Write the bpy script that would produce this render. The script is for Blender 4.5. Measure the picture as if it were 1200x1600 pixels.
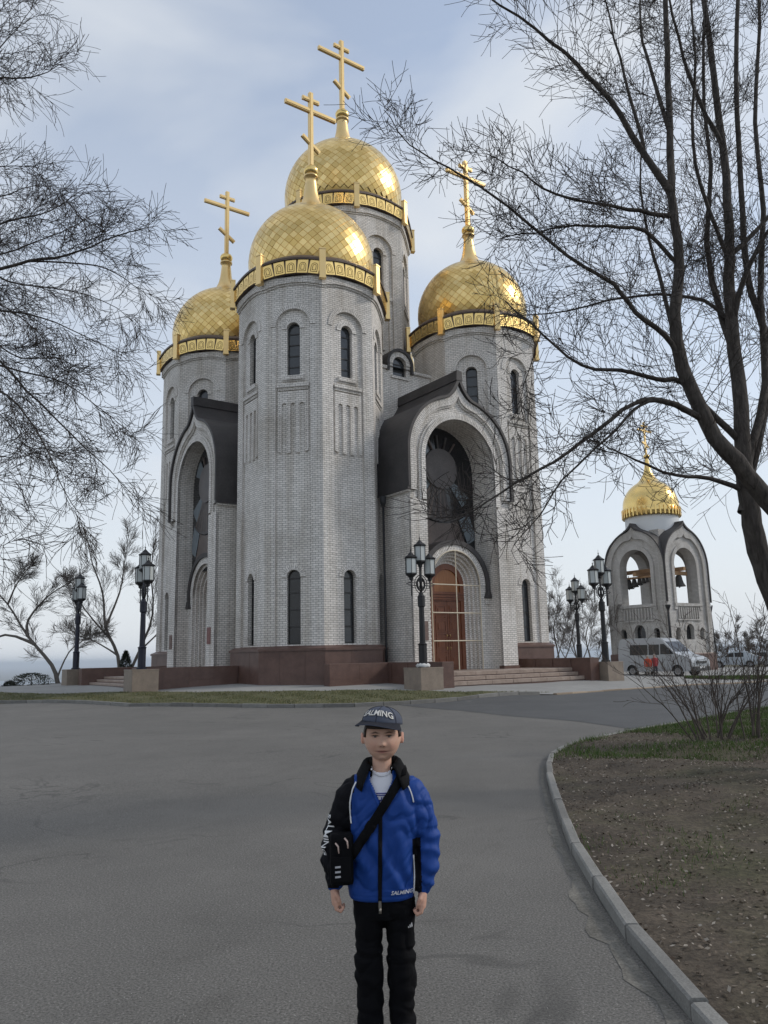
import bpy, bmesh, math, random
import numpy as np
from mathutils import Vector, Matrix
from mathutils.geometry import tessellate_polygon
from math import sin, cos, pi, radians as R_

for o in list(bpy.data.objects): bpy.data.objects.remove(o)
scene = bpy.context.scene
COL = scene.collection
random.seed(7); RNG = np.random.default_rng(7)

# ---------------------------------------------------------------- camera
FPX, PITCH, ROLL, CAMH = 1227.97, 0.18123, -0.02233, 1.6
cam_d = bpy.data.cameras.new('camera'); cam = bpy.data.objects.new('camera', cam_d); COL.objects.link(cam)
cam_d.sensor_fit = 'HORIZONTAL'; cam_d.sensor_width = 36; cam_d.lens = 36*FPX/1200
cam_d.clip_start = 0.05; cam_d.clip_end = 60000
_X = Vector((1,0,0)); _U = Vector((0,-sin(PITCH),cos(PITCH))); _F = Vector((0,cos(PITCH),sin(PITCH)))
_r = cos(ROLL)*_X + sin(ROLL)*_U; _u = -sin(ROLL)*_X + cos(ROLL)*_U
cam.matrix_world = Matrix(((_r.x,_u.x,-_F.x,0),(_r.y,_u.y,-_F.y,0),(_r.z,_u.z,-_F.z,CAMH),(0,0,0,1)))
scene.camera = cam

# ---------------------------------------------------------------- sky and sun
SUN_EL, SUN_AZ = R_(32), R_(8)          # azimuth measured from +X towards +Y
sun_dir = Vector((cos(SUN_EL)*cos(SUN_AZ), cos(SUN_EL)*sin(SUN_AZ), sin(SUN_EL)))
world = bpy.data.worlds.new('World'); scene.world = world; world.use_nodes = True
wn, wl = world.node_tree.nodes, world.node_tree.links
wn.clear()
w_out = wn.new('ShaderNodeOutputWorld'); w_mix = wn.new('ShaderNodeMixShader')
bg1 = wn.new('ShaderNodeBackground'); bg2 = wn.new('ShaderNodeBackground')
sky = wn.new('ShaderNodeTexSky'); sky.sky_type = 'NISHITA'; sky.sun_disc = False
sky.sun_elevation = SUN_EL; sky.sun_rotation = pi/2 - SUN_AZ
sky.air_density = 1.0; sky.dust_density = 0.4; sky.ozone_density = 1.2
wl.new(sky.outputs[0], bg1.inputs[0]); bg1.inputs[1].default_value = 0.15
bg2.inputs[0].default_value = (0.61, 0.64, 0.675, 1); bg2.inputs[1].default_value = 1.0
tc = wn.new('ShaderNodeTexCoord'); mp = wn.new('ShaderNodeMapping'); mp.inputs['Scale'].default_value = (1.0, 1.0, 2.2)
mp.inputs['Location'].default_value = (5.5, 3.1, 2.4)
nz = wn.new('ShaderNodeTexNoise'); nz.inputs['Scale'].default_value = 1.9; nz.inputs['Detail'].default_value = 5; nz.inputs['Roughness'].default_value = 0.5; nz.inputs['Distortion'].default_value = 0.4
rp = wn.new('ShaderNodeValToRGB'); rp.color_ramp.elements[0].position = 0.38; rp.color_ramp.elements[1].position = 0.66
rp.color_ramp.elements[0].color = (.36,.36,.36,1); rp.color_ramp.elements[1].color = (.93,.93,.93,1)
sx = wn.new('ShaderNodeSeparateXYZ')
hz = wn.new('ShaderNodeMapRange'); hz.inputs[1].default_value = 1.0; hz.inputs[2].default_value = 0.0; hz.inputs[3].default_value = 0.0; hz.inputs[4].default_value = 1.0
mx = wn.new('ShaderNodeMath'); mx.operation = 'MAXIMUM'
hz2 = wn.new('ShaderNodeMath'); hz2.operation = 'POWER'; hz2.inputs[1].default_value = 0.95
wl.new(tc.outputs['Generated'], mp.inputs[0]); wl.new(mp.outputs[0], nz.inputs['Vector']); wl.new(nz.outputs[0], rp.inputs[0])
wl.new(tc.outputs['Generated'], sx.inputs[0]); wl.new(sx.outputs[2], hz.inputs[0]); wl.new(hz.outputs[0], hz2.inputs[0])
wl.new(rp.outputs[0], mx.inputs[0]); wl.new(hz2.outputs[0], mx.inputs[1])
wl.new(mx.outputs[0], w_mix.inputs[0]); wl.new(bg1.outputs[0], w_mix.inputs[1]); wl.new(bg2.outputs[0], w_mix.inputs[2])
wl.new(w_mix.outputs[0], w_out.inputs[0])

sun_d = bpy.data.lights.new('sun', 'SUN'); sun_d.energy = 1.3; sun_d.angle = R_(10); sun_d.color = (1, .93, .84)
sun = bpy.data.objects.new('sun', sun_d); COL.objects.link(sun)
sun.rotation_euler = sun_dir.to_track_quat('Z', 'Y').to_euler()

scene.view_settings.view_transform = 'Standard'; scene.view_settings.look = 'None'
scene.view_settings.exposure = 0.36; scene.view_settings.gamma = 1.0; scene.view_settings.use_curve_mapping = False
scene.render.engine = 'CYCLES'

# ---------------------------------------------------------------- helpers
class MB:
    """collects geometry for one mesh object"""
    def __init__(s): s.v=[]; s.f=[]; s.m=[]; s.uv=[]; s.sm=[]
    def add(s, vs, fs, mat=0, uv=None, smooth=False):
        b=len(s.v); s.v.extend(tuple(map(float,p)) for p in vs)
        for i,f in enumerate(fs):
            s.f.append(tuple(b+k for k in f)); s.m.append(mat); s.uv.append(uv[i] if uv is not None else None); s.sm.append(smooth)
    def box(s, x0,x1,y0,y1,z0,z1, mat=0, T=None):
        vs=[(x,y,z) for z in (z0,z1) for y in (y0,y1) for x in (x0,x1)]
        if T: vs=[T(*p) for p in vs]
        s.add(vs,[(0,2,3,1),(4,5,7,6),(0,1,5,4),(2,6,7,3),(0,4,6,2),(1,3,7,5)],mat)
    def bbox(s, x0,x1,y0,y1,z0,z1, c=.02, mat=0, T=None):
        """box with chamfered vertical edges and top rim"""
        def ring(i,z): 
            a,b,e,g=x0+i,x1-i,y0+i,y1-i
            return [(a+c,e,z),(b-c,e,z),(b,e+c,z),(b,g-c,z),(b-c,g,z),(a+c,g,z),(a,g-c,z),(a,e+c,z)]
        vs=ring(0,z0)+ring(0,z1-c)+ring(c,z1)
        if T: vs=[T(*p) for p in vs]
        fs=[tuple(reversed(range(8)))]+[(k*8+i,k*8+(i+1)%8,(k+1)*8+(i+1)%8,(k+1)*8+i) for k in (0,1) for i in range(8)]+[tuple(range(16,24))]
        s.add(vs,fs,mat)
    def tube(s, pts, rad, n=8, mat=0, caps=True, smooth=True):
        pts=[Vector(p) for p in pts]; k=len(pts)
        if not hasattr(rad,'__len__'): rad=[rad]*k
        vs=[]; ref=None
        for i,p in enumerate(pts):
            t=(pts[min(i+1,k-1)]-pts[max(i-1,0)])
            t = t.normalized() if t.length>1e-9 else Vector((0,0,1))
            if ref is None: ref = Vector((0,0,1)) if abs(t.z)<.9 else Vector((1,0,0))
            a=(ref-t*ref.dot(t)); a = a.normalized() if a.length>1e-6 else t.orthogonal().normalized()
            b=t.cross(a); ref=a
            for j in range(n):
                w=2*pi*j/n; vs.append(p+(a*cos(w)+b*sin(w))*rad[i])
        fs=[(i*n+j,i*n+(j+1)%n,(i+1)*n+(j+1)%n,(i+1)*n+j) for i in range(k-1) for j in range(n)]
        if caps: fs+= [tuple(reversed(range(n))), tuple(range((k-1)*n,k*n))]
        s.add(vs,fs,mat,smooth=smooth)
    def lathe(s, prof, n=24, c=(0,0,0), mat=0, smooth=True, a0=0, caps=False, ph=0):
        vs=[]
        for r,z in prof:
            for j in range(n):
                w=2*pi*j/n+ph; vs.append((c[0]+r*cos(w),c[1]+r*sin(w),c[2]+z))
        k=len(prof)
        fs=[(i*n+j,i*n+(j+1)%n,(i+1)*n+(j+1)%n,(i+1)*n+j) for i in range(k-1) for j in range(n)]
        if caps: fs+=[tuple(reversed(range(n))),tuple(range((k-1)*n,k*n))]
        s.add(vs,fs,mat,smooth=smooth)
    def plate(s, outer, holes=(), T=None, d=0.0, mat=0):
        """flat plate in (s,z) at depth d, with holes; T maps (s,z,d) to xyz"""
        polys=[[Vector((a,b,0)) for a,b in outer]]+[[Vector((a,b,0)) for a,b in h] for h in holes]
        flat=[p for q in polys for p in q]
        tris=tessellate_polygon(polys)
        fs=[]
        for t in tris:
            a,b,c=(flat[i] for i in t)
            cr=(b.x-a.x)*(c.y-a.y)-(b.y-a.y)*(c.x-a.x)
            if abs(cr)<1e-10: continue
            fs.append(tuple(t) if cr>0 else tuple(reversed(t)))
        s.add([T(p.x,p.y,d) for p in flat],fs,mat)
    def strip(s, line, T, d0, d1, mat=0, closed=False, smooth=False, flip=False):
        n=len(line); vs=[T(a,b,d0) for a,b in line]+[T(a,b,d1) for a,b in line]
        L=0; fs=[]; uv=[]
        for i in range(n if closed else n-1):
            j=(i+1)%n; fs.append((i,j,n+j,n+i) if not flip else (j,i,n+i,n+j))
            l=math.dist(line[i],line[j]); q=[(d0,L),(d0,L+l),(d1,L+l),(d1,L)]
            if flip: q=[q[1],q[0],q[3],q[2]]
            uv.append(q); L+=l
        s.add(vs,fs,mat,uv=uv,smooth=smooth)
    def ring(s, inner, outer, T, d, mat=0):
        """brick ring between two matched polylines: uv runs across the ring so courses radiate"""
        n=len(inner); L=0; fs=[]; uv=[]
        vs=[T(a,b,d) for a,b in inner]+[T(a,b,d) for a,b in outer]
        for i in range(n-1):
            fs.append((i,i+1,n+i+1,n+i)); l=math.dist(outer[i],outer[i+1])*.93
            w=math.dist(inner[i],outer[i]); w2=math.dist(inner[i+1],outer[i+1])
            uv.append([(0,L),(0,L+l),(w2,L+l),(w,L)]); L+=l
        s.add(vs,fs,mat,uv=uv)
    def prism(s, poly, T, d0, d1, mat=0):
        s.plate(poly,(),T,d1,mat); s.strip(poly+[poly[0]],T,d0,d1,mat,flip=True)
    def build(s, name, mats, parent=None, loc=(0,0,0)):
        me=bpy.data.meshes.new(name); me.from_pydata(s.v,[],s.f)
        if not isinstance(mats,(list,tuple)): mats=[mats]
        for m in mats: me.materials.append(m)
        nf=len(s.f)
        me.polygons.foreach_set('material_index',np.array(s.m,dtype=np.int32))
        me.polygons.foreach_set('use_smooth',np.array(s.sm,dtype=bool))
        me.update()
        if nf and nf<400000:
            uvl=me.uv_layers.new(name='UVMap')
            nl=len(me.loops); vi=np.empty(nl,np.int32); me.loops.foreach_get('vertex_index',vi)
            nr=np.empty(nf*3); me.polygons.foreach_get('normal',nr); nr=nr.reshape(-1,3)
            lt=np.empty(nf,np.int32); me.polygons.foreach_get('loop_total',lt)
            N=np.repeat(nr,lt,axis=0); P=np.array(s.v)[vi]
            hor=np.hypot(N[:,0],N[:,1]); hh=np.maximum(hor,1e-6)
            tx=-N[:,1]/hh; ty=N[:,0]/hh
            u=np.where(hor>.5,P[:,0]*tx+P[:,1]*ty,P[:,0]); v=np.where(hor>.5,P[:,2],P[:,1])
            uv=np.stack([u,v],1).astype(np.float32)
            ls=np.empty(nf,np.int32); me.polygons.foreach_get('loop_start',ls)
            for i,q in enumerate(s.uv):
                if q is not None: uv[ls[i]:ls[i]+len(q)]=q
            uvl.data.foreach_set('uv',uv.ravel())
        o=bpy.data.objects.new(name,me); COL.objects.link(o); o.location=loc
        if parent: o.parent=parent
        return o

def link(name, me, parent=None, mw=None):
    o=bpy.data.objects.new(name,me); COL.objects.link(o)
    if parent: o.parent=parent
    if mw is not None: o.matrix_local=mw
    return o
def thing(name, label, cat, loc=(0,0,0), rz=0, group=None):
    o=bpy.data.objects.new(name,None); COL.objects.link(o); o.location=loc; o.rotation_euler=(0,0,rz)
    o.empty_display_size=.3
    return tag(o,label,cat,group)
def tag(o,label=None,cat=None,group=None,kind=None):
    if label: o['label']=label
    if cat: o['category']=cat
    if group: o['group']=group
    if kind: o['kind']=kind
    return o
def copy_tree(o,parent=None):
    c=o.copy(); COL.objects.link(c)
    if parent: c.parent=parent
    for ch in list(o.children): copy_tree(ch,c)
    return c

# ---------------------------------------------------------------- materials
def mat(name, color=(.5,.5,.5), rough=.7, metal=0., spec=.5, **kw):
    m=bpy.data.materials.new(name); m.use_nodes=True; nt=m.node_tree
    b=nt.nodes['Principled BSDF']; b.inputs['Base Color'].default_value=(*color,1); b.inputs['Roughness'].default_value=rough
    b.inputs['Metallic'].default_value=metal; b.inputs['Specular IOR Level'].default_value=spec
    for k,v in kw.items(): b.inputs[k.replace('_',' ')].default_value=v
    return m
def N_(m,t,**kw):
    n=m.node_tree.nodes.new(t)
    for k,v in kw.items(): setattr(n,k,v)
    return n
def L_(m,a,b): m.node_tree.links.new(a,b)
def bsdf(m): return m.node_tree.nodes['Principled BSDF']
def noise(m,scale,detail=4,rough=.5,coord='Object',vec=None,dist=0):
    n=N_(m,'ShaderNodeTexNoise'); n.inputs['Scale'].default_value=scale; n.inputs['Detail'].default_value=detail; n.inputs['Roughness'].default_value=rough
    n.inputs['Distortion'].default_value=dist
    if vec is None:
        t=N_(m,'ShaderNodeTexCoord'); vec=t.outputs[coord]
    L_(m,vec,n.inputs['Vector']); return n.outputs[0]
def ramp(m,fac,stops):
    r=N_(m,'ShaderNodeValToRGB'); e=r.color_ramp.elements
    while len(e)<len(stops): e.new(.5)
    for i,(p,c) in enumerate(stops): e[i].position=p; e[i].color=(*c,1) if len(c)==3 else c
    L_(m,fac,r.inputs[0]); return r.outputs[0]
def mixc(m,fac,a,b,mode='MIX'):
    n=N_(m,'ShaderNodeMix',data_type='RGBA',blend_type=mode)
    for s,v in ((n.inputs[0],fac),(n.inputs[6],a),(n.inputs[7],b)):
        if hasattr(v,'is_output'): L_(m,v,s)
        elif isinstance(v,(tuple,list)): s.default_value=(*v,1) if len(v)==3 else v
        else: s.default_value=v
    return n.outputs[2]
def bump(m,h,strength=.3,dist=.02):
    b=N_(m,'ShaderNodeBump'); b.inputs['Strength'].default_value=strength; b.inputs['Distance'].default_value=dist
    L_(m,h,b.inputs['Height']); L_(m,b.outputs[0],bsdf(m).inputs['Normal'])
def mottled(name,c1,c2,scale=3,rough=.75,fine=40,bumpd=.01,spec=.4,metal=0,lo=.35,hi=.65,coord='Object',fv=.25):
    m=mat(name,c1,rough,metal,spec)
    c=ramp(m,noise(m,scale,6,.6,coord),[(lo,c1),(hi,c2)])
    f=noise(m,fine,3,.6,coord); g=ramp(m,f,[(.3,(1-fv,)*3),(.7,(1+fv*.6,)*3)])
    L_(m,mixc(m,1.,c,g,'MULTIPLY'),bsdf(m).inputs['Base Color'])
    if bumpd: bump(m,f,.5,bumpd)
    return m

def brick_mat(name, a,b, mortar, bw=.26, rh=.1, ms=.007):
    m=mat(name,a,.8,0,.3); uv=N_(m,'ShaderNodeUVMap'); uv.uv_map='UVMap'
    br=N_(m,'ShaderNodeTexBrick'); br.offset=.5
    for k,v in (('Scale',1.),('Mortar Size',ms),('Mortar Smooth',.3),('Bias',0.),('Brick Width',bw),('Row Height',rh)): br.inputs[k].default_value=v
    br.inputs['Color1'].default_value=(*a,1); br.inputs['Color2'].default_value=(*b,1); br.inputs['Mortar'].default_value=(*mortar,1)
    L_(m,uv.outputs[0],br.inputs['Vector'])
    st=ramp(m,noise(m,.35,6,.6,'Object'),[(.28,(.74,.72,.69)),(.5,(.97,.97,.97)),(.7,(1.05,1.05,1.05))])
    f=ramp(m,noise(m,9,3,.6,'Object'),[(.3,(.9,.9,.9)),(.7,(1.06,1.06,1.06))])
    tt=N_(m,'ShaderNodeTexCoord'); mq=N_(m,'ShaderNodeMapping'); mq.inputs['Scale'].default_value=(1.7,1.7,.09); L_(m,tt.outputs['Object'],mq.inputs[0])
    sk=ramp(m,noise(m,1.6,5,.65,vec=mq.outputs[0]),[(.34,(.80,.78,.75)),(.52,(1,1,1))])
    c=mixc(m,1.,br.outputs[0],st,'MULTIPLY'); c=mixc(m,1.,c,f,'MULTIPLY'); c=mixc(m,1.,c,sk,'MULTIPLY')
    L_(m,c,bsdf(m).inputs['Base Color'])
    inv=N_(m,'ShaderNodeMath',operation='SUBTRACT'); inv.inputs[0].default_value=1; L_(m,br.outputs['Fac'],inv.inputs[1])
    bump(m,inv.outputs[0],.6,.012)
    return m
M={}
M['brick']=brick_mat('white_brick',(.82,.785,.74),(.68,.65,.61),(.11,.105,.10),ms=.008)
M['brick_b']=brick_mat('white_brick_tower',(.60,.585,.57),(.53,.52,.505),(.2,.195,.19))
M['granite']=mottled('red_granite',(.095,.050,.038),(.135,.075,.058),2.2,.45,60,.002,.5,fv=.3)
M['granite_l']=mottled('brown_granite',(.19,.15,.115),(.25,.2,.155),2.5,.55,60,.002,.5,fv=.25)
M['step']=mottled('step_granite',(.27,.205,.165),(.36,.285,.235),3,.6,50,.003,.4,fv=.25)
M['roof']=mottled('dark_roof_metal',(.040,.036,.036),(.062,.056,.055),1.1,.6,14,.006,.4,fv=.25)
M['brown']=mottled('brown_coping',(.075,.045,.03),(.11,.07,.05),4,.45,20,.003,.5)
M['frame']=mat('dark_window_frame',(.025,.023,.022),.5)
M['glass']=mat('window_glass',(.035,.04,.045),.06,0,.6)
M['glass_d']=mat('tall_dark_glass',(.012,.012,.014),.12,0,.5)
M['black']=mat('black_metal',(.016,.016,.018),.5,.3,.5)
M['bluemetal']=mat('blue_black_metal',(.016,.017,.03),.45,.3,.5)
M['frost']=mat('frosted_lantern_glass',(.50,.53,.52),.4,0,.4)
def wood_mat(name,c1,c2,rough=.4):
    m=mat(name,c1,rough); t=N_(m,'ShaderNodeTexCoord'); mp=N_(m,'ShaderNodeMapping'); mp.inputs['Scale'].default_value=(9,9,.9)
    L_(m,t.outputs['Object'],mp.inputs[0]); f=noise(m,2.2,5,.6,vec=mp.outputs[0],dist=.6)
    L_(m,ramp(m,f,[(.3,c1),(.7,c2)]),bsdf(m).inputs['Base Color']); return m
M['wood']=wood_mat('varnished_door_wood',(.13,.038,.014),(.21,.068,.026))
M['wood_l']=wood_mat('pale_door_wood',(.27,.10,.03),(.36,.15,.05))
M['beam']=wood_mat('raw_timber',(.30,.17,.08),(.42,.26,.14),.7)
M['bar']=mat('cream_painted_bar',(.62,.55,.42),.6)
M['brass']=mat('brass',(.8,.6,.25),.3,1)
def gold_mat(name,c1,c2,r0,r1,rand=True,bm=.12):
    m=mat(name,c1,.3,1.)
    g=N_(m,'ShaderNodeNewGeometry'); oi=N_(m,'ShaderNodeObjectInfo')
    ad=N_(m,'ShaderNodeMath',operation='ADD'); L_(m,g.outputs['Random Per Island'],ad.inputs[0]); L_(m,oi.outputs['Random'],ad.inputs[1])
    fr=N_(m,'ShaderNodeMath',operation='FRACT'); L_(m,ad.outputs[0],fr.inputs[0])
    f=fr.outputs[0] if rand else noise(m,1.5,4)
    L_(m,ramp(m,f,[(0.,c1),(1.,c2)]),bsdf(m).inputs['Base Color'])
    rr=N_(m,'ShaderNodeMapRange'); rr.inputs[3].default_value=r0; rr.inputs[4].default_value=r1; L_(m,noise(m,2.5,4),rr.inputs[0]); L_(m,rr.outputs[0],bsdf(m).inputs['Roughness'])
    bump(m,noise(m,1.7,3),bm,.05)
    return m
M['gold']=gold_mat('gilded_sheet',(.78,.54,.18),(.88,.65,.27),.2,.36,False,.03)
M['gold_tile']=gold_mat('gilded_tile',(.62,.43,.15),(.88,.66,.29),.2,.42)
M['gold_dull']=gold_mat('pale_gilding',(.74,.52,.22),(.82,.61,.30),.34,.46,False,.02)
M['white']=mat('white_plaster',(.7,.72,.73),.7)
M['asphalt']=None
# ================================================================ ground
from mathutils.geometry import delaunay_2d_cdt
_cp=[(-10,5,0),(0,4,0),(10,5,0),(-30,5,0),(30,5,0),(-16,33.3,0),(-9.45,29.3,0),(-4.4,26.9,0),(-1.2,26.07,0),(2.05,27.7,0),(6.4,30.6,0),(0,15,0),(-15,18,0),(5,20,0),(10,24,0),(-30,40,0),(20,30,0),
 (-5.1,31.15,.28),(-10.7,33.2,.3),(-17.5,36.3,.3),(-.15,30.35,.27),(3.4,29.7,.15),(-6,35.2,.48),(-12,37,.46),(-16,42.5,.45),(-21,42,.42),(1.3,32.6,.31),(4,34,.31),(11.5,41,.29),(9,37,.29),(8,32.5,.0),(11.3,34,.0),(16,37.3,-.03),(19,40,-.05),
 (17,50,-.05),(23,62,.0),(14,56,.1),(0,62,.4),(-15,60,.4),(32,55,-.1),(30,82,-.2),(40,50,-.1)]
_cp=np.array(_cp,float); _K=np.linalg.norm(_cp[:,None,:2]-_cp[None,:,:2],axis=2)
_A=np.block([[_K,np.ones((len(_cp),1))],[np.ones((1,len(_cp))),np.zeros((1,1))]])
_w=np.linalg.solve(_A,np.append(_cp[:,2],0))
HILL=[(-80,-80),(90,-80),(95,60),(60,100),(20,95),(-5,72),(-20,52),(-23.5,43.5),(-30,43),(-60,60),(-90,40)]
def _poly_dist(P,poly):
    P=np.atleast_2d(P); d=np.full(len(P),1e9); ins=np.zeros(len(P),bool); n=len(poly)
    for i in range(n):
        a=np.array(poly[i],float); b=np.array(poly[(i+1)%n],float); ab=b-a
        t=np.clip(((P-a)@ab)/(ab@ab),0,1); d=np.minimum(d,np.linalg.norm(P-a-t[:,None]*ab,axis=1))
        c=((a[1]>P[:,1])!=(b[1]>P[:,1])); x=np.where(c,(b[0]-a[0])*(P[:,1]-a[1])/np.where(b[1]==a[1],1e-9,b[1]-a[1])+a[0],-1e18)
        ins^=c&(P[:,0]<x)
    return np.where(ins,0,d)
def Gs(P):
    P=np.atleast_2d(np.asarray(P,float)); Q=P.copy()
    Q[:,0]=np.clip(Q[:,0],-40,45); Q[:,1]=np.clip(Q[:,1],-5,95)
    z=np.linalg.norm(Q[:,None,:]-_cp[None,:,:2],axis=2)@_w[:-1]+_w[-1]
    d=_poly_dist(P,HILL); return z-105*(1-np.exp(-d/230))
def G(x,y): return float(Gs([(x,y)])[0])
def inside(P,poly): return _poly_dist(P,poly)<=0

def sheet(name,poly,res,off,material,zfun=None,parent=None):
    """flat-ish sheet draped over the ground, as one object"""
    poly=[tuple(p) for p in poly]; pts=[]
    n=len(poly); bd=[]
    for i in range(n):
        a=np.array(poly[i]); b=np.array(poly[(i+1)%n]); k=max(1,int(np.linalg.norm(b-a)/res))
        for j in range(k): bd.append(tuple(a+(b-a)*j/k))
    P=np.array(bd); x0,y0=P.min(0); x1,y1=P.max(0)
    gx,gy=np.meshgrid(np.arange(x0,x1,res),np.arange(y0,y1,res)); gp=np.stack([gx.ravel(),gy.ravel()],1)+.31*res
    gp=gp[inside(gp,bd)]
    vs=[Vector(p) for p in bd]+[Vector(p) for p in gp]
    r=delaunay_2d_cdt(vs,[],[list(range(len(bd)))],1,1e-5)
    V=np.array([(v.x,v.y) for v in r[0]]); z=Gs(V)+off
    if zfun is not None: z=z+zfun(V)
    me=bpy.data.meshes.new(name); fs=[tuple(f) for f in r[2]]
    fs=[f if ((V[f[1]][0]-V[f[0]][0])*(V[f[2]][1]-V[f[0]][1])-(V[f[1]][1]-V[f[0]][1])*(V[f[2]][0]-V[f[0]][0]))>0 else f[::-1] for f in fs]
    me.from_pydata([(a,b,c) for (a,b),c in zip(V,z)],[],fs); me.materials.append(material)
    me.polygons.foreach_set('use_smooth',np.ones(len(fs),bool)); me.update()
    o=link(name,me,parent); tag(o,kind='structure'); return o

FK=[(-42,49.5),(-30,41.6),(-16.04,33.31),(-12.54,31.18),(-9.45,29.31),(-6.8,27.9),(-4.4,26.86),(-2.7,26.2),(-1.17,26.07),(.28,26.55),(2.05,27.68),(4.54,29.56),(6.4,30.63)]
PK=[(6.4,30.63),(8.1,32.1),(11.4,34.2),(16.,37.3),(18.6,39.4),(30,48),(45,60)]
VK=[(1.42,-6),(1.36,0),(1.31,3.3),(1.29,4.1),(1.30,4.6),(1.34,5.38),(1.46,6.86),(1.73,8.76),(1.97,10.32),(2.2,11.54),(2.41,12.41),(2.74,13.25),(3.3,14.33),(4.46,15.66),(6.01,17.22),(7.69,19.01),(10.02,21.38),(16,27.3),(30,41),(45,55.5)]
GT=[(6.3,30.72),(3.39,29.66),(1.6,30.0),(-.15,30.35),(-5.11,31.15),(-10.73,33.21),(-17.51,36.31),(-30,44)]

def ground_mat(name,stops,scale,rough=.9,fine=(90,.35),mid=None,bumpd=.004,spec=.25,speck=None,crack=None):
    m=mat(name,stops[0][1],rough,0,spec)
    c=ramp(m,noise(m,scale,7,.62,'Object'),stops)
    if mid: c=mixc(m,1.,c,ramp(m,noise(m,mid[0],6,.6,'Object',dist=.5),[(.3,(1-mid[1],)*3),(.7,(1+mid[1],)*3)]),'MULTIPLY')
    f=noise(m,fine[0],3,.7,'Object'); c=mixc(m,1.,c,ramp(m,f,[(.3,(1-fine[1],)*3),(.7,(1+fine[1],)*3)]),'MULTIPLY')
    if speck:
        v=N_(m,'ShaderNodeTexVoronoi'); v.inputs['Scale'].default_value=speck[0]; t=N_(m,'ShaderNodeTexCoord'); L_(m,t.outputs['Object'],v.inputs['Vector'])
        c=mixc(m,ramp(m,v.outputs['Distance'],[(speck[1],(1,1,1)),(speck[1]+.02,(0,0,0))]),c,speck[2])
    if crack:
        cn=noise(m,crack,4,.55,'Object',dist=.8); line=ramp(m,cn,[(.488,(0,0,0)),(.497,(1,1,1)),(.503,(1,1,1)),(.512,(0,0,0))])
        msk=ramp(m,noise(m,.35,2,.5,'Object'),[(.5,(0,0,0)),(.62,(.55,.55,.55))]); c=mixc(m,mixc(m,1.,line,msk,'MULTIPLY'),c,(.05,.048,.045))
        st=ramp(m,noise(m,.8,5,.7,'Object',dist=1.5),[(.56,(1,1,1)),(.7,(.89,.885,.88)),(.8,(.97,.97,.97))]); c=mixc(m,1.,c,st,'MULTIPLY')
    if 'kerb' in name:
        oi=N_(m,'ShaderNodeObjectInfo'); c=mixc(m,1.,c,ramp(m,oi.outputs['Random'],[(0,(.78,.77,.76)),(1,(1.18,1.17,1.15))]),'MULTIPLY')
    L_(m,c,bsdf(m).inputs['Base Color'])
    if bumpd: bump(m,f,.6,bumpd)
    return m
M['asphalt']=ground_mat('worn_asphalt',[(.3,(.112,.107,.098)),(.55,(.138,.131,.12)),(.75,(.162,.154,.141))],.22,.85,(75,.6),(1.3,.07),.005,.3,(30,.10,(.27,.26,.24)),crack=.45)
M['asphalt_n']=ground_mat('new_asphalt',[(.3,(.068,.069,.07)),(.7,(.09,.09,.09))],.4,.8,(120,.3),(1.4,.07),.004,.3)
M['paving']=ground_mat('pale_paving',[(.3,(.24,.235,.225)),(.7,(.31,.305,.29))],.3,.85,(30,.12),(2.,.06),.003)
M['kerb']=ground_mat('concrete_kerb',[(.3,(.17,.168,.16)),(.7,(.24,.235,.22))],1.1,.9,(70,.22),(6,.12),.004)
M['kerb_o']=ground_mat('tan_kerb',[(.3,(.30,.24,.18)),(.7,(.38,.31,.24))],1.1,.9,(70,.2),None,.003)
M['soil']=ground_mat('dry_soil',[(.28,(.045,.036,.027)),(.5,(.078,.062,.046)),(.66,(.072,.066,.038)),(.8,(.10,.088,.062))],.55,.95,(26,.45),(3.2,.30),.02)
M['turf']=ground_mat('dull_turf',[(.3,(.075,.08,.035)),(.6,(.11,.105,.055)),(.8,(.15,.13,.08))],.5,.95,(14,.4),(3,.2),.02)
M['land']=ground_mat('hill_land',[(.3,(.09,.085,.055)),(.7,(.14,.125,.085))],.02,.95,(1.2,.3),(.15,.25),0)
M['gutter']=ground_mat('sandy_gutter',[(.3,(.125,.118,.104)),(.7,(.19,.178,.155))],1.5,.95,(60,.35),(7,.25),.006)
M['water']=mat('river_water',(.06,.09,.12),.35,0,.4)

# one sheet for the land, out to the horizon
rad=[0.]+list(np.geomspace(3,30000,64)); ang=np.linspace(0,2*pi,181)[:-1]; LV=[(0,30)]
for r_ in rad[1:]: LV+= [(r_*cos(a),30+r_*sin(a)) for a in ang]
LV=np.array(LV); lz=Gs(LV)-.035-.02*(np.hypot(LV[:,0],LV[:,1]-30)>60)
na=len(ang); lf=[(0,1+j,1+(j+1)%na) for j in range(na)]+[(1+i*na+j,1+(i+1)*na+j,1+(i+1)*na+(j+1)%na,1+i*na+(j+1)%na) for i in range(len(rad)-2) for j in range(na)]
me=bpy.data.meshes.new('ground'); me.from_pydata([(a,b,c) for (a,b),c in zip(LV,lz)],[],lf); me.materials.append(M['land'])
me.polygons.foreach_set('use_smooth',np.ones(len(lf),bool)); tag(link('ground',me),kind='structure')
mb=MB(); mb.add([(-9000,1300,-103),(2500,2600,-103),(2500,5200,-103),(-9000,5200,-103)],[(0,1,2,3)]); tag(mb.build('river',M['water']),kind='structure')

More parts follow.
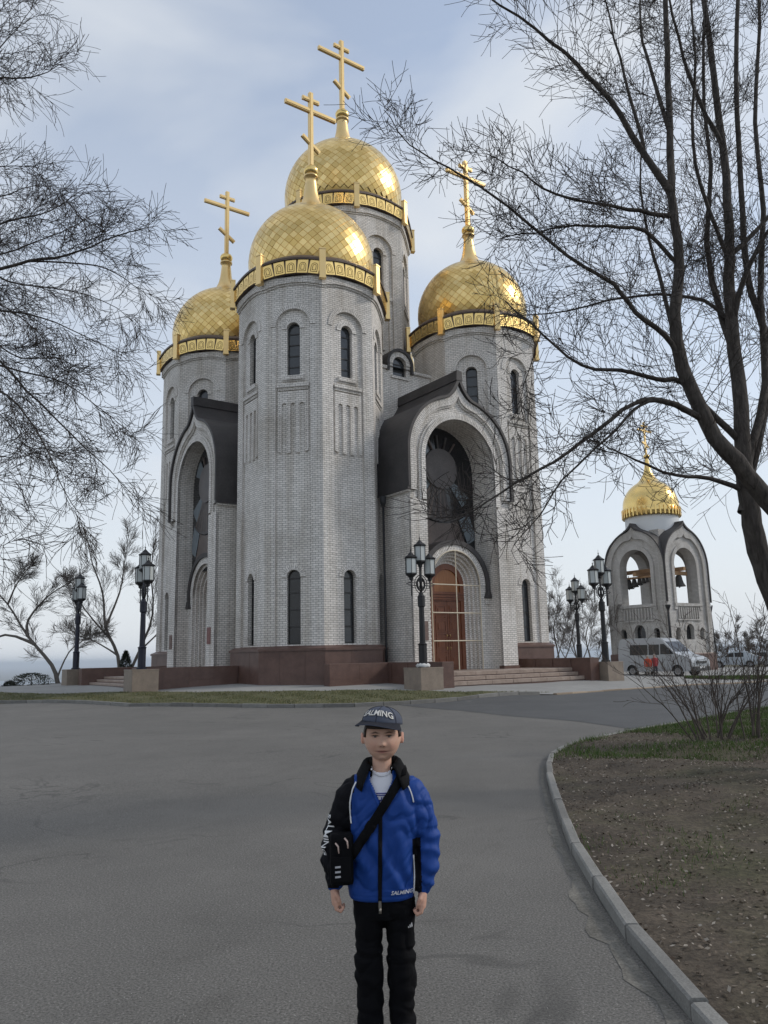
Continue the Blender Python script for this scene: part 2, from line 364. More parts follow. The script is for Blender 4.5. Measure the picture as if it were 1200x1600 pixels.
sheet('road',[(-42,-6)]+VK+PK[::-1][:-1]+FK[::-1],1.2,.0,M['asphalt'])
NA=[(.34,26.5),(1.2,25.2),(2.12,23.75),(2.7,22.4),(3.21,21.04),(4.4,18.99),(4.98,16.9),(5.3,16.6)]
sheet('resurfaced_road',NA+[(6.01,17.3),(7.69,19.08),(10.02,21.45),(16,27.38),(30,41.08),(44,54.6)]+PK[::-1][1:-1]+[(6.4,30.6),(4.54,29.52),(2.05,27.64)],1.2,.005,M['asphalt_n'])
random.seed(3)
gut_in=[(1.27,2.2),(1.26,3.3),(1.25,4.1),(1.26,4.6),(1.30,5.38),(1.42,6.86),(1.69,8.76),(1.93,10.32),(2.17,11.54)]
def resample(pl,step):
    pl=[Vector(p) for p in pl]; out=[pl[0]]; acc=0; last=pl[0]
    for a,b in zip(pl[:-1],pl[1:]):
        L=(b-a).length; t=step-acc
        while t<=L: out.append(a+(b-a)*(t/L)); t+=step
        acc=L-(t-step)
    return out
gi=resample([(*p,) for p in gut_in],.12)
gw_=[.12+.05*sin(i*.31)+.03*sin(i*1.13+1)+random.uniform(-.035,.035) for i in range(len(gi))]
sheet('gutter',[(p.x,p.y) for p in gi]+[(p.x-max(.04,w*(1.15-.014*i)),p.y) for i,(p,w) in reversed(list(enumerate(zip(gi,gw_))))],.12,.003,M['gutter'])
sheet('plaza',GT[:]+[(-23.3,43),(-20.2,51),(-6,70),(10,78),(30,80),(40,66)]+[(x-.0,y+.17) for x,y in PK[::-1]],1.3,.0+.012,M['paving'])
sheet('grass_strip',[(x,y+.12) for x,y in FK[1:]]+GT,.6,.09,M['turf'],lambda V:.03*np.sin(V[:,0]*3.1)*np.sin(V[:,1]*2.7))
def verge_bump(V):
    b=.035*np.sin(V[:,0]*1.3+.5)*np.sin(V[:,1]*1.1)+.025*np.sin(V[:,0]*2.9+V[:,1]*2.1)+.012*np.sin(V[:,0]*7.1-V[:,1]*5.3)
    d=np.full(len(V),9.)
    for a,c in zip(VK[:-1],VK[1:]):
        a=np.array(a); c=np.array(c); ab=c-a; t=np.clip(((V-a)@ab)/(ab@ab),0,1); d=np.minimum(d,np.linalg.norm(V-a-t[:,None]*ab,axis=1))
    return b*np.clip(d/1.2,0,1)+np.clip(d*.035,0,.18)
VKi=[(x+.07,y-.02) for x,y in VK]
sheet('verge',VKi+[(60,55),(60,-6)],.5,.06,M['soil'],verge_bump)
def kerb(name,line,step,width,h,material,side,label):
    root=bpy.data.objects.new(name,None); COL.objects.link(root); tag(root,kind='structure')
    pts=resample(line,step)
    for a,b in zip(pts[:-1],pts[1:]):
        d=(b-a); L=d.length; ang=math.atan2(d.y,d.x); m=MB(); g=.009+random.uniform(0,.006); c=.012
        x0,x1=-L/2+g,L/2-g; ys=sorted((0,side*width)); y0,y1=ys
        prof=[(y0,-.15),(y0,h-c),(y0+c,h),(y1-c,h),(y1,h-c),(y1,-.15)]
        n=len(prof); vs=[(x0,p,q) for p,q in prof]+[(x1,p,q) for p,q in prof]
        m.add(vs,[(i,i+1,n+i+1,n+i)[::-1] for i in range(n-1)]+[tuple(range(n)),tuple(reversed(range(n,2*n)))])
        o=m.build('kerb_stone',material,root); c2=(a+b)/2
        o.location=(c2.x,c2.y,(G(a.x,a.y)+G(b.x,b.y))/2+random.uniform(-.010,.006))
        o.rotation_euler=(random.uniform(-.012,.012),-math.atan2(G(b.x,b.y)-G(a.x,a.y),L),ang+random.uniform(-.012,.012))
    return root
kerb('verge_kerb',VK,.98,.085,.085,M['kerb'],-1,'')
kerb('far_kerb',FK[1:],1.0,.12,.12,M['kerb'],1,'')
kerb('plaza_kerb',PK[:-1],1.0,.17,.06,M['kerb_o'],1,'')
# ================================================================ the church
TH = 0.6118; CC = (-2.1603, 45.9258); SS = 5.546; RN = 3.691; RC = 4.166
E_R = Vector((cos(TH), sin(TH))); E_L = Vector((-sin(TH), cos(TH)))
def wor(a,b,z=0): return Vector((CC[0]+a*E_R.x+b*E_L.x, CC[1]+a*E_R.y+b*E_L.y, z))
church = thing('church','white brick church with gold onion domes and four octagonal corner towers','church',(CC[0],CC[1],0),TH)

def faceT(cx,cy,ap,deg):
    n=(cos(R_(deg)),sin(R_(deg))); t=(-n[1],n[0])
    return lambda s,z,d: (cx+n[0]*(ap+d)+t[0]*s, cy+n[1]*(ap+d)+t[1]*s, z)
def arc(c,zc,r,a0=0.,a1=pi,n=16): return [(c+r*cos(a0+(a1-a0)*i/n), zc+r*sin(a0+(a1-a0)*i/n)) for i in range(n+1)]
def arch_poly(hw,z0,spr,c=0.,n=14): return [(c-hw,z0),(c+hw,z0)]+arc(c,spr,hw,0,pi,n)
def rects(z0,z1,a,b): return [(a,z0),(b,z0),(b,z1),(a,z1)]

def window(T, hw, z0, spr, d, bars, parent, gm='glass', c=0., name='window'):
    """arched window: frame with glazing bars, each pane a sub-part"""
    mb=MB(); fw=.055
    out=arch_poly(hw,z0,spr,c); inn=arch_poly(hw-fw,z0+fw,spr,c)
    mb.plate(out,[inn],T,d+.03); mb.strip(inn+[inn[0]],T,d+.03,d-.04)
    for z in bars: 
        w=hw-.01 if z<spr else math.sqrt(max(.0009,(hw*hw-(z-spr)**2)))-.01
        mb.prism(rects(z-.03,z+.03,c-w,c+w),T,d-.03,d+.028)
    win=mb.build(name,M['frame'],parent)
    zs=[z0+fw*.5]+list(bars)+[spr+hw]
    for i in range(len(zs)-1):
        a,b=zs[i],zs[i+1]; w=hw-fw*.6
        if b<=spr: poly=rects(a,b,c-w,c+w)
        else:
            lo=math.asin(max(0,min(1,(a-spr)/w))) if a>spr else 0
            poly=[(c-w,a),(c+w,a)] if a<spr else []
            top=b if b<spr+w else spr+w
            hi=math.asin(max(0,min(1,(top-spr)/w)))
            right=arc(c,spr,w,lo,hi,6); poly=poly+right+[(2*c-x,y) for x,y in reversed(right)]
            q=[]
            for p_ in poly:
                if not q or math.dist(q[-1],p_)>1e-4: q.append(p_)
            if math.dist(q[0],q[-1])<1e-4: q.pop()
            poly=q
        pm=MB(); tilt=random.uniform(-.006,.006)
        pm.plate(poly,[],lambda s,z,dd: T(s,z,dd+tilt*(s-c)/max(hw,.1)),d-.005); pm.build('pane',M[gm],win)
    return win

def ring_wall(mb,T,r0,r1,spr,d0,d1,c=0.,n=16,leg=0.,m=0):
    """projecting arch of radiating bricks between radii r0 and r1"""
    i=arc(c,spr,r0,0,pi,n); o=arc(c,spr,r1,0,pi,n)
    if leg: i=[(c+r0,spr-leg)]+i+[(c-r0,spr-leg)]; o=[(c+r1,spr-leg)]+o+[(c-r1,spr-leg)]
    mb.ring(i,o,T,d1,m)
    mb.strip(o,T,d0,d1,m,flip=True); mb.strip(i,T,d0,d1,m)
    for k in (0,-1):
        a,b=i[k],o[k]; mb.strip([a,b] if k==0 else [b,a],T,d0,d1,m,flip=False)

def tower(cx,cy,R,dz,zb,k,faces,lower=True,upper_bars=(15.05,15.6,16.15,16.7)):
    ap=R*cos(pi/8); hw=ap*math.tan(pi/8); mb=MB()
    def T_(deg): return faceT(cx,cy,ap,deg)
    zt=18.88+dz; rw=.84*k; spr=17.02+dz; rd=-.11
    for q in range(8):
        deg=q*45-180; T=T_(deg)
        vis = deg in faces
        if not vis:
            mb.plate(rects(zb,zt+.4,-hw,hw),[],T,0); 
        else:
            rec=arch_poly(rw,zb+.22,spr,n=18)
            mb.plate(rects(zb,zt+.4,-hw,hw),[rec],T,0)
            mb.strip(rec+[rec[0]],T,0,rd)
            ww=.315*k; wspr=16.9+dz+(.315-ww); holes=[arch_poly(ww,14.58+dz,wspr)]
            if lower: holes.append(arch_poly(.315,2.18,5.16))
            mb.plate(rec,holes,T,rd)
            for h in holes: mb.strip(h+[h[0]],T,rd,-.36)
            ring_wall(mb,T,rw,rw+.25,spr,0,.04)
            ring_wall(mb,T,ww,ww+.24,wspr,rd,rd+.045,n=12)
            if lower: ring_wall(mb,T,.315,.56,5.16,rd,rd+.045,n=12)
            # sill, ledges and blind niches
            mb.prism(rects(14.36+dz,14.56+dz,-.5*k,.5*k),T,rd,.02)
            mb.prism(rects(14.28+dz,14.34+dz,-.56*k,.56*k),T,rd,-.04)
            mb.prism(rects(13.98+dz,14.16+dz,-.76*k,.76*k),T,rd,.05)
            mb.prism(rects(13.86+dz,13.97+dz,-.72*k,.72*k),T,rd,-.01)
            comb=[(-.73*k,10.95+dz)]
            for c in (-.43,0,.43):
                comb+=[((c-.125)*k,10.85+dz),((c-.125)*k,13.12+dz)]+[(x,z) for x,z in reversed(arc(c*k,13.12+dz,.125*k,0.1,pi-.1,6))]+[((c+.125)*k,13.12+dz),((c+.125)*k,10.85+dz)]
            comb+=[(.73*k,10.95+dz),(.73*k,13.8+dz),(-.73*k,13.8+dz)]
            mb.prism(comb,T,rd,rd+.085)
        # wavy cornice under the gold band
        for off,dp in ((-.09,.06),(0,.13)):
            h2=(ap+dp)*math.tan(pi/8)
            low=[(-h2+2*h2*i/14, zt+off+.27*(1-(2*i/14-1)**2)) for i in range(15)]
            mb.plate(low+[(h2,zt+.55),(-h2,zt+.55)],[],T,dp)
            mb.strip(low,T,0,dp,flip=True)
    wall=mb.build('tower_wall',M['brick'],church)
    for deg in faces:
        T=T_(deg); ww=.315*k
        window(T,ww,14.6+dz,16.9+dz+(.315-ww),-.33,[z+dz for z in upper_bars],church)
        if lower: window(T,.315,2.2,5.16,-.33,[2.95,3.7,4.45,5.1],church,'glass_d' if deg!=-90 else 'glass')
    # gold band of little arched panels with corner posts
    da=.27; h3=(ap+da)*math.tan(pi/8); pw=.54*k; ph=.66
    core=MB()
    for q in range(8):
        T=T_(q*45-180); pts=[(-h3+2*h3*i/10) for i in range(11)]
        zz=[19.27+dz+.24*(1-(2*i/10-1)**2) for i in range(11)]
        low=list(zip(pts,zz)); up=[(a,b+ph+.05) for a,b in low]
        core.plate(low+up[::-1],[],T,da); core.strip(low,T,0,da,flip=True)
    band=core.build('gold_band',M['brown'],church)
    pm=MB(); Tl=lambda s,z,d:(s,-d,z)
    def nest(outer,r1,r2,z1,z2):
        h=arch_poly(r1,z1,.36,n=8); pm.plate(outer,[h],Tl,.03); pm.strip(h+[h[0]],Tl,.03,0)
        return arch_poly(r2,z2,.36,n=8)
    o_=rects(0,ph,-pw/2+.014,pw/2-.014); pm.strip(o_+[o_[0]],Tl,0,.03,flip=True)
    i_=nest(o_,.175,.145,.07,.1); pm.strip(i_+[i_[0]],Tl,0,.03,flip=True)
    i_=nest(i_,.095,.065,.15,.18); pm.strip(i_+[i_[0]],Tl,0,.03,flip=True); pm.plate(i_,[],Tl,.03)
    pme=pm.build('band_panel',M['gold']); me=pme.data; bpy.data.objects.remove(pme)
    pm=MB(); pm.box(-.15,.15,-.13,.1,-.06,1.34); pm.box(-.17,.17,-.15,.1,1.34,1.4); pm.box(-.17,.17,-.15,.1,-.12,-.06)
    pme=pm.build('band_post',M['gold_dull']); pmesh=pme.data; bpy.data.objects.remove(pme)
    for q in range(8):
        deg=q*45-180; a=R_(deg); T=T_(deg)
        if not any(abs((deg-f+180)%360-180)<50 for f in faces): continue
        for j in range(5):
            s=(j-2)*pw; z=19.285+dz+.24*(1-(s/h3)**2); p=T(s,z,da+.004)
            mw=Matrix.Translation(p)@Matrix.Rotation(a+pi/2,4,'Z')@Matrix.Rotation(.48*s/h3/h3,4,'Y')
            link('band_panel',me,band,mw)
        ca=a-pi/8; rr=R+.31
        link('band_post',pmesh,band,Matrix.Translation((cx+rr*cos(ca),cy+rr*sin(ca),19.2+dz))@Matrix.Rotation(ca+pi/2,4,'Z'))
    cp=MB()
    for q in range(8):
        T=T_(q*45-180); n=10; prof=[(da+.09,0),(da+.10,.09),(da-.12,.3),(-.5,.42)]
        for (d0,e0),(d1,e1) in zip(prof[:-1],prof[1:]):
            hA=(ap+d0)*math.tan(pi/8); hB=(ap+d1)*math.tan(pi/8)
            zf=lambda i: 19.97+dz+.24*(1-(2*i/n-1)**2)
            vs=[T(-hA+2*hA*i/n,zf(i)+e0,d0) for i in range(n+1)]+[T(-hB+2*hB*i/n,zf(i)+e1,d1) for i in range(n+1)]
            cp.add(vs,[(i,i+1,n+2+i,n+1+i) for i in range(n)])
        vs=[T(-hw+2*hw*i/n,zf(i),0) for i in range(n+1)]; h4=(ap+da+.09)*math.tan(pi/8)
        vs+=[T(-h4+2*h4*i/n,zf(i),da+.09) for i in range(n+1)]
        cp.add(vs,[(n+2+i,i+1,i,n+1+i)[::-1] for i in range(n)])
    cp.build('band_coping',M['brown'],church)
    return wall

def onion(cx,cy,r,zc,zball,ztop,k,cam_deg,pick=0,ncol=44):
    """gilded dome with diamond tiles, flared neck, ball and three-barred cross"""
    ph0,ph1=R_(-24),R_(71)
    prof=[(r*.985*cos(a),r*.985*sin(a)) for a in np.linspace(ph0,R_(80),26)]
    mb=MB(); mb.lathe(prof,64)
    dome=mb.build('dome',M['gold'],church,(cx,cy,zc))
    # rows of tiles
    phs=[R_(-20)]; st=2*pi/ncol*.47
    while phs[-1]<ph1+.05: phs.append(phs[-1]+st*cos(phs[-1]))
    tiles=[]
    for i in range(len(phs)-2):
        def P(ph,th): return Vector((r*cos(ph)*cos(th),r*cos(ph)*sin(th),r*sin(ph)))
        hth=pi/ncol
        cor=[P(phs[i],0),P(phs[i+1],hth),P(phs[i+2],0),P(phs[i+1],-hth)]
        cen=sum(cor,Vector())/4; nrm=cen.normalized()
        low=[(c-cen)*1.03-nrm*.02 for c in cor]; top=[(c-cen)*.93+nrm*.012 for c in cor]
        for j in range(ncol):
            th=2*pi*(j+.5*(i%2))/ncol
            tiles.append((i,th,low+top,cen))
    F=[(0,1,5,4),(1,2,6,5),(2,3,7,6),(3,0,4,7),(4,5,6,7)]
    def key(t):
        a=(t[1]-cam_deg+pi)%(2*pi)-pi; return abs(a)*1.0+abs(phs[t[0]+1]-.35)*1.1
    tiles.sort(key=key)
    shared={}
    rest=MB()
    for n,(i,th,vs,cen) in enumerate(tiles):
        mw=Matrix.Rotation(th,4,'Z')@Matrix.Translation(cen)@Matrix.Rotation(random.gauss(0,.017),4,'Y')@Matrix.Rotation(random.gauss(0,.017),4,'Z')
        if n<pick:
            if i not in shared:
                t=MB(); t.add(vs,F); o=t.build('tile',M['gold_tile']); shared[i]=o.data; bpy.data.objects.remove(o)
            link('tile',shared[i],dome,mw)
        else: rest.add([mw@v for v in vs],F)
    o=rest.build('small_tile',M['gold_tile'],dome); o['kind']='stuff'
    nk=MB(); zr=zc+r
    nprof=[(1.2*k,zr-.30*k),(1.0*k,zr-.13*k),(.8*k,zr+.02*k),(.62*k,zr+.25*k),(.47*k,zr+.6*k),(.37*k,zr+1.05*k),(.31*k,zr+1.6*k),(.28*k,zball-.42*k),(.38*k,zball-.40*k),(.38*k,zball-.30*k),(.26*k,zball-.28*k)]
    nk.lathe(nprof,32,(cx,cy,0)); nk.build('dome_neck',M['gold_dull'],church)
    bl=MB(); bl.lathe([(.4*k*cos(a),.33*k*sin(a)) for a in np.linspace(-pi/2+.3,pi/2-.2,12)],24,(cx,cy,zball)); bl.build('ball',M['gold'],church)
    cr=MB(); H=ztop-zball; w=.115*k
    def beam(p0,p1,wd,th):   # in the (s,z) plane of the cross, s along local x
        a=Vector((p0[0],0,p0[1])); b=Vector((p1[0],0,p1[1])); t=(b-a).normalized(); u=Vector((t.z,0,-t.x))
        for sgn,ww,tt in ((0,wd,th),(1,wd*.55,th+.025)):
            e=t*(wd*.45 if sgn else 0)
            c=[a+e+u*ww,b-e+u*ww,b-e-u*ww,a+e-u*ww]
            vs=[v+Vector((cx,y,zball)) + Vector((0,cy,0)) for y in (-tt,tt) for v in c]
            cr.add(vs,[(0,1,2,3),(7,6,5,4),(0,4,5,1),(1,5,6,2),(2,6,7,3),(3,7,4,0)])
    beam((0,.3*k),(0,H),w,.10*k); beam((-1.57*k,H*.765),(1.57*k,H*.765),w*1.0,.085*k)
    beam((-.52*k,H*.905),(.52*k,H*.905),w*.95,.07*k); beam((-.53*k,H*.42),(.53*k,H*.27),w*.95,.07*k)
    cr.build('cross',M['gold_dull'],church)

VIS={'n':(-180,-135,-90,-45),'l':(-180,-135,135,90),'r':(-135,-90,-45,0),'c':(-180,-135,-90,-45)}
CAMDEG=R_(-119.8)
for nm,(cx,cy) in dict(n=(-SS,-SS),l=(-SS,SS),r=(SS,-SS),b=(SS,SS)).items():
    tower(cx,cy,RN,0.,1.9,1.,VIS.get(nm,()))
    onion(cx,cy,3.25,21.65,27.27,32.0,1.,CAMDEG,300 if nm=='n' else 0)
tower(0,0,RC,8.1,15.0,1.13,VIS['c'],False)
onion(0,0,3.72,30.3,36.49,42.0,1.13,CAMDEG,0,46)

# granite plinth of each tower, faced with slabs
for cx,cy,fs in ((-SS,-SS,VIS['n']),(-SS,SS,VIS['l']),(SS,-SS,VIS['r']),(SS,SS,())):
    ap=RN*cos(pi/8); mb=MB(); R2=(ap+.19)/cos(pi/8)
    mb.lathe([(R2,.0),(R2,1.9)],8,(cx,cy,0),smooth=False,ph=pi/8)
    pl=mb.build('plinth',M['granite'],church)
    for deg in fs:
        T=faceT(cx,cy,ap,deg); hh=(ap+.22)*math.tan(pi/8)
        xs=[-hh,-hh*.36,hh*.4,hh] if deg in(-135,-180) else [-hh,-hh*.1,hh]
        for a,b in zip(xs[:-1],xs[1:]):
            for z0,z1 in ((.0,1.0),(1.0,1.9)) if deg!=-135 else ((0.,1.9),):
                s=MB(); s.prism(rects(z0+.004,z1-.004,a+.004,b-.004),T,.17,.215+random.uniform(-.004,.004)); s.build('slab',M['granite'],pl)
        s=MB(); h3=(ap+.27)*math.tan(pi/8); h4=(ap-.02)*math.tan(pi/8)
        vs=[T(-h3,1.9,.27),T(h3,1.9,.27),T(h3,2.0,.27),T(-h3,2.0,.27),T(h4,2.13,-.02),T(-h4,2.13,-.02),T(-h4,1.9,-.02),T(h4,1.9,-.02)]
        s.add(vs,[(0,1,2,3),(3,2,4,5),(1,0,6,7)]); s.build('plinth_cap',M['granite'],pl)

# ---------------- main block between the towers
mb=MB(); B=5.55
for sgn,T in (('r',lambda a,z,d:(a,-d,z)),('l',lambda a,z,d:(-d,-a,z)),('f',lambda a,z,d:(-a,d,z)),('e',lambda a,z,d:(d,a,z))):
    c=0.; hole=arch_poly(.45,16.78,17.45)
    if sgn in 'rl':
        out=[(-B,.3),(B,.3),(B,17.2),(.74,17.2)]+arc(0,17.45,.74,0,pi,14)+[(-.74,17.2),(-B,17.2)]
        mb.plate(out,[hole],T,B); mb.strip(hole+[hole[0]],T,B,B-.3)
        ring_wall(mb,T,.45,.74,17.45,B,B+.05)
        for a,b in ((-B,-.76),(.76,B)): mb.prism(rects(17.05,17.22,a,b),T,B,B+.12)
        mb.prism(rects(16.6,16.75,-.6,.6),T,B,B+.08)
    else: mb.plate(rects(.3,17.2,-B,B),[],T,B)
mb.build('main_wall',M['brick'],church)
for T in (lambda a,z,d:(a,-d,z),lambda a,z,d:(-d,-a,z)):
    window(T,.45,16.79,17.45,B-.2,[17.1,17.5],church,name='dormer_window')
    h=MB(); o=[(.9,17.0)]+arc(0,17.45,.9,0,pi,16)+[(-.9,17.0)]; i=[(.74,17.0)]+arc(0,17.45,.74,0,pi,16)+[(-.74,17.0)]
    h.plate(o+i[::-1],[],T,B+.14); h.strip(o,T,B-3,B+.14,flip=True); h.strip(i,T,B,B+.14); h.build('dormer_hood',M['roof'],church)
mb=MB(); mb.add([(-B-.1,-B-.1,17.23),(B+.1,-B-.1,17.23),(B+.1,B+.1,17.23),(-B-.1,B+.1,17.23),(0,0,19.2)],[(0,1,4),(1,2,4),(2,3,4),(3,0,4)]); mb.build('main_roof',M['roof'],church)

# ---------------- portals
def keel(r,tip,zc=11.12,leg=9.2,n=18):
    k=.93; a0=math.acos(.27); pts=[(r,leg)]+[(r*cos(a0*i/n),zc+k*r*sin(a0*i/n)) for i in range(n+1)]
    P0=pts[-1]; C1=(P0[0]*.62,P0[1]+.09*P0[0]); P3=(0,tip); C2=(.2*P0[0],tip-.42)
    for i in range(1,10):
        t=i/9; u=1-t
        pts.append(tuple(u**3*P0[j]+3*u*u*t*C1[j]+3*u*t*t*C2[j]+t**3*P3[j] for j in (0,1)))
    return pts+[(-x,y) for x,y in reversed(pts[:-1])]
def portal(T,D,detail):
    W,w,spr,zf=3.17,2.2,10.8,.6
    mb=MB(); ko=keel(W,14.78); open_=[(-w,zf),(w,zf)]+arc(0,spr,w,0,pi,24)
    Do=D-.16
    mb.plate([(-W,zf),(W,zf)]+ko,[[(-w,zf+.01),(w,zf+.01)]+arc(0,spr,w,0,pi,24)],T,Do)
    ki=keel(W-.40,14.22); mb.ring(ki,ko,T,D); mb.strip(ki,T,Do,D); mb.strip(ko,T,Do,D,flip=True)
    ki2=keel(W-.50,14.08); mb.ring(ki2,ki,T,D-.08); mb.strip(ki2,T,Do,D-.08)
    ring_wall(mb,T,w,w+.24,spr,Do,D,leg=2.0,n=24); ring_wall(mb,T,w+.24,w+.36,spr,Do,D-.07,leg=2.0,n=24)
    for s in (-1,1):
        mb.prism(rects(zf,8.7,min(s*w,s*W),max(s*w,s*W)),T,Do,D)
        mb.prism(rects(8.7,8.82,min(s*2.34,s*3.02),max(s*2.34,s*3.02)),T,Do,D-.05)
    side=[(W,9.3),(W,zf)]; mb.strip(side,T,5.0,D,flip=False); mb.strip([(-W,zf),(-W,9.3)],T,5.0,D)
    full=[(w,zf)]+arc(0,spr,w,0,pi,24)+[(-w,zf)]; mb.strip(full,T,D,8.7)
    for s in (-1,1): # ledge under the roof
        a=(s*W,s*(W+.14)); mb.prism(rects(9.08,9.3,min(a),max(a)),T,4.8,D+.002)
    por=mb.build('portal_wall',M['brick'],church)
    rf=MB(); k1=keel(W+.15,15.3,leg=9.3); k0=keel(W+.01,14.95,leg=9.3)
    rf.plate(k1+k0[::-1],[],T,D+.12)
    rf.strip(k1,T,4.6,D+.12,flip=True,smooth=False); rf.strip(k0,T,4.6,D+.12)
    rf.prism([(-.2,15.0),(.2,15.0),(.16,15.5),(-.16,15.5)],T,4.6,D+.14)
    for s in (-1,1): rf.prism(rects(9.16,9.3,min(s*(W+.0),s*(W+.2)),max(s*(W+.0),s*(W+.2))),T,4.6,D+.1)
    rf.build('portal_roof',M['roof'],church)
    # great window of the portal
    gw=MB(); G=8.75
    outl=[(-w,6.2),(w,6.2)]+arc(0,spr,w,0,pi,24); gw.plate(outl,[],T,G-.05)
    win=gw.build('portal_window',M['glass_d'],church)
    cz=10.85; rr=1.04
    dm=MB(); dm.plate(arc(0,cz,rr,0,2*pi-.2,28),[],T,G+.12); dm.strip(arc(0,cz,rr,0,2*pi,28),T,G-.05,G+.12,flip=True); dm.plate(arc(0,cz,rr*.84,0,2*pi-.2,28),[],T,G+.135)
    dm.build('disc',M['disc'],win)
    n=0
    for i in range(26):      # rays fanning below and above the disc
        a=R_(-125+70*i/25) if i<18 else R_(55+70*(i-18)/7)
        if i>=18 and i%2: continue
        aw=.018 if i%2 else .03
        r1=2.6 if i<18 else 1.75
        p=[(rr*.95*cos(a-aw),cz+rr*.95*sin(a-aw)),(r1*cos(a-aw*.9),cz+r1*sin(a-aw*.9)),(r1*cos(a+aw*.9),cz+r1*sin(a+aw*.9)),(rr*.95*cos(a+aw),cz+rr*.95*sin(a+aw))]
        m=MB(); m.prism(p,T,G-.04,G+.05); m.build('ray',M['ray'] if i%3 else M['ray2'],win)
    m=MB(); m.plate(arc(0,cz,2.72,R_(-128),R_(-52),16)+arc(0,cz,2.6,R_(-52),R_(-128),16),[],T,G+.06); m.build('ray_rim',M['ray'],win)
    for a0,a1,r0,r1 in ((-150,-127,1.0,2.4),(-53,-34,1.0,2.3),(128,158,1.0,1.9),(-132,-113,2.78,4.1),(-66,-50,2.78,4.1),(-112,-68,2.78,4.3)):
        m=MB(); p=arc(0,cz,r1,R_(a0),R_(a1),5)+arc(0,cz,r0,R_(a1),R_(a0),5)
        p=[(max(-w+.03,min(w-.03,x)),max(6.3,z)) for x,z in p]
        q=[]
        for t in p:
            if not q or math.dist(q[-1],t)>.02: q.append(t)
        m.plate(q,[],T,G+random.uniform(-.02,.02)); m.build('pane',M['glass_p'] if a0!=-112 else M['ray2'],win)
    # lower door surround with stepped archivolts
    sp=4.95; F=min(9.65,D-.75); r0=1.6
    ds=MB(); ro=1.92
    ds.plate([(-w,.7),(-r0,.7)]+[(-r0,sp)]+[(-ro,sp),(-ro,4.3),(-w,4.3)],[],T,F); ds.plate([(r0,.7),(w,.7),(w,4.3),(ro,4.3),(ro,sp),(r0,sp)],[],T,F)
    ring_wall(ds,T,r0,ro,sp,8.75,F+.02,n=20,leg=.02)
    for s in (-1,1): ds.prism(rects(4.02,4.3,min(s*1.86,s*w),max(s*1.86,s*w)),T,F,F+.06)
    steps=4; st=(r0-1.06)/steps; dd=(F-9.0 if F>9.3 else .6)/steps
    for i in range(steps):
        ra,rb=r0-st*i,r0-st*(i+1); da,db=F-dd*i,F-dd*(i+1)
        la=[(ra,.7)]+arc(0,sp,ra,0,pi,20)+[(-ra,.7)]; lb=[(rb,.7)]+arc(0,sp,rb,0,pi,20)+[(-rb,.7)]
        ds.strip(la,T,da,db); ds.ring(lb,la,T,db)
    ds.build('door_surround',M['brick'],church)
    hd=MB(); o=[(2.16,4.32)]+arc(0,sp,2.16,0,pi,24)+[(-2.16,4.32)]; i=[(ro+.005,4.32)]+arc(0,sp,ro+.005,0,pi,24)+[(-ro-.005,4.32)]
    hd.plate(o+i[::-1],[],T,F+.1); hd.strip(o,T,8.7,F+.1,flip=True); hd.strip(i,T,F,F+.1)
    for s in (-1,1): hd.prism([(s*1.80,4.31),(s*2.2,4.31),(s*2.19,4.42),(s*2.10,4.68),(s*1.94,4.68)][::s],T,F-.2,F+.16)
    hd.build('door_hood',M['roof'],church)
    # the door itself
    E=F-dd*steps+.0
    dr=MB(); zb=.875; hwid=1.06
    outer=arch_poly(hwid,zb,sp,n=20); leafhole=rects(zb+.01,4.18,-.84,.84); tym=arch_poly(.8,4.62,sp-.02,n=16)
    dr.plate(outer,[leafhole,tym],T,E); dr.strip(leafhole+[leafhole[0]],T,E,E-.1); dr.strip(tym+[tym[0]],T,E,E-.08)
    for z in (4.24,4.36,4.5): dr.prism(rects(z,z+.06,-1.0,1.0),T,E,E+.05)
    door=dr.build('door',M['wood'],church)
    t=MB(); t.plate(arch_poly(.8,4.62,sp-.02,n=16),[],T,E-.075); t.build('fanlight_board',M['wood_l'],door)
    for s in (-1,1):
        lf=MB(); a,b=sorted((s*.012,s*.84)); lf.prism(rects(zb+.02,4.17,a,b),T,E-.12,E-.06)
        zr=zb+.12; hs=[.62,.22,.62,.22,.62,.22,.5]; ca=(a+b)/2
        for h in hs:
            z1=zr+h-.05; hw2=.31
            for q,(ins,e0,e1) in enumerate(((0,-.06,-.03),(.07,-.06,-.045),(.13,-.045,-.02))):
                if h<.3 and q==2: continue
                o=rects(zr+ins,z1-ins,ca-hw2+ins,ca+hw2-ins)
                if q==0: inn=rects(zr+.05,z1-.05,ca-hw2+.05,ca+hw2-.05); lf.plate(o,[inn],T,E+e1); lf.strip(o+[o[0]],T,E+e0,E+e1,flip=True); lf.strip(inn+[inn[0]],T,E+e0,E+e1)
                elif z1-ins-(zr+ins)>.04: lf.prism(o,T,E+e0,E+e1)
            zr+=h
        leaf=lf.build('door_leaf',M['wood'],door)
        for z in (1.9,2.5):
            hm=MB(); x=s*.1; hm.tube([T(x,z-.06,E-.05),T(x,z-.06,E),T(x,z+.06,E),T(x,z+.06,E-.05)],.012,6); hm.build('handle',M['brass'],door)
    if detail:
        pq=MB(); pq.prism(rects(2.25,3.12,-2.78,-2.38),T,D-.01,D+.035); pq.build('plaque',M['plaque'],church)
    else:
        pq=MB(); pq.prism(rects(2.35,3.15,2.35,2.75),T,D-.01,D+.035); pq.build('plaque',M['plaque_r'],church)
        pq=MB(); pq.prism(rects(2.2,2.95,-2.85,-2.45),T,D-.01,D+.035); pq.prism(rects(2.3,2.85,-2.77,-2.53),T,D+.035,D+.045); pq.build('plaque',M['plaque'],church)
    bs=MB()
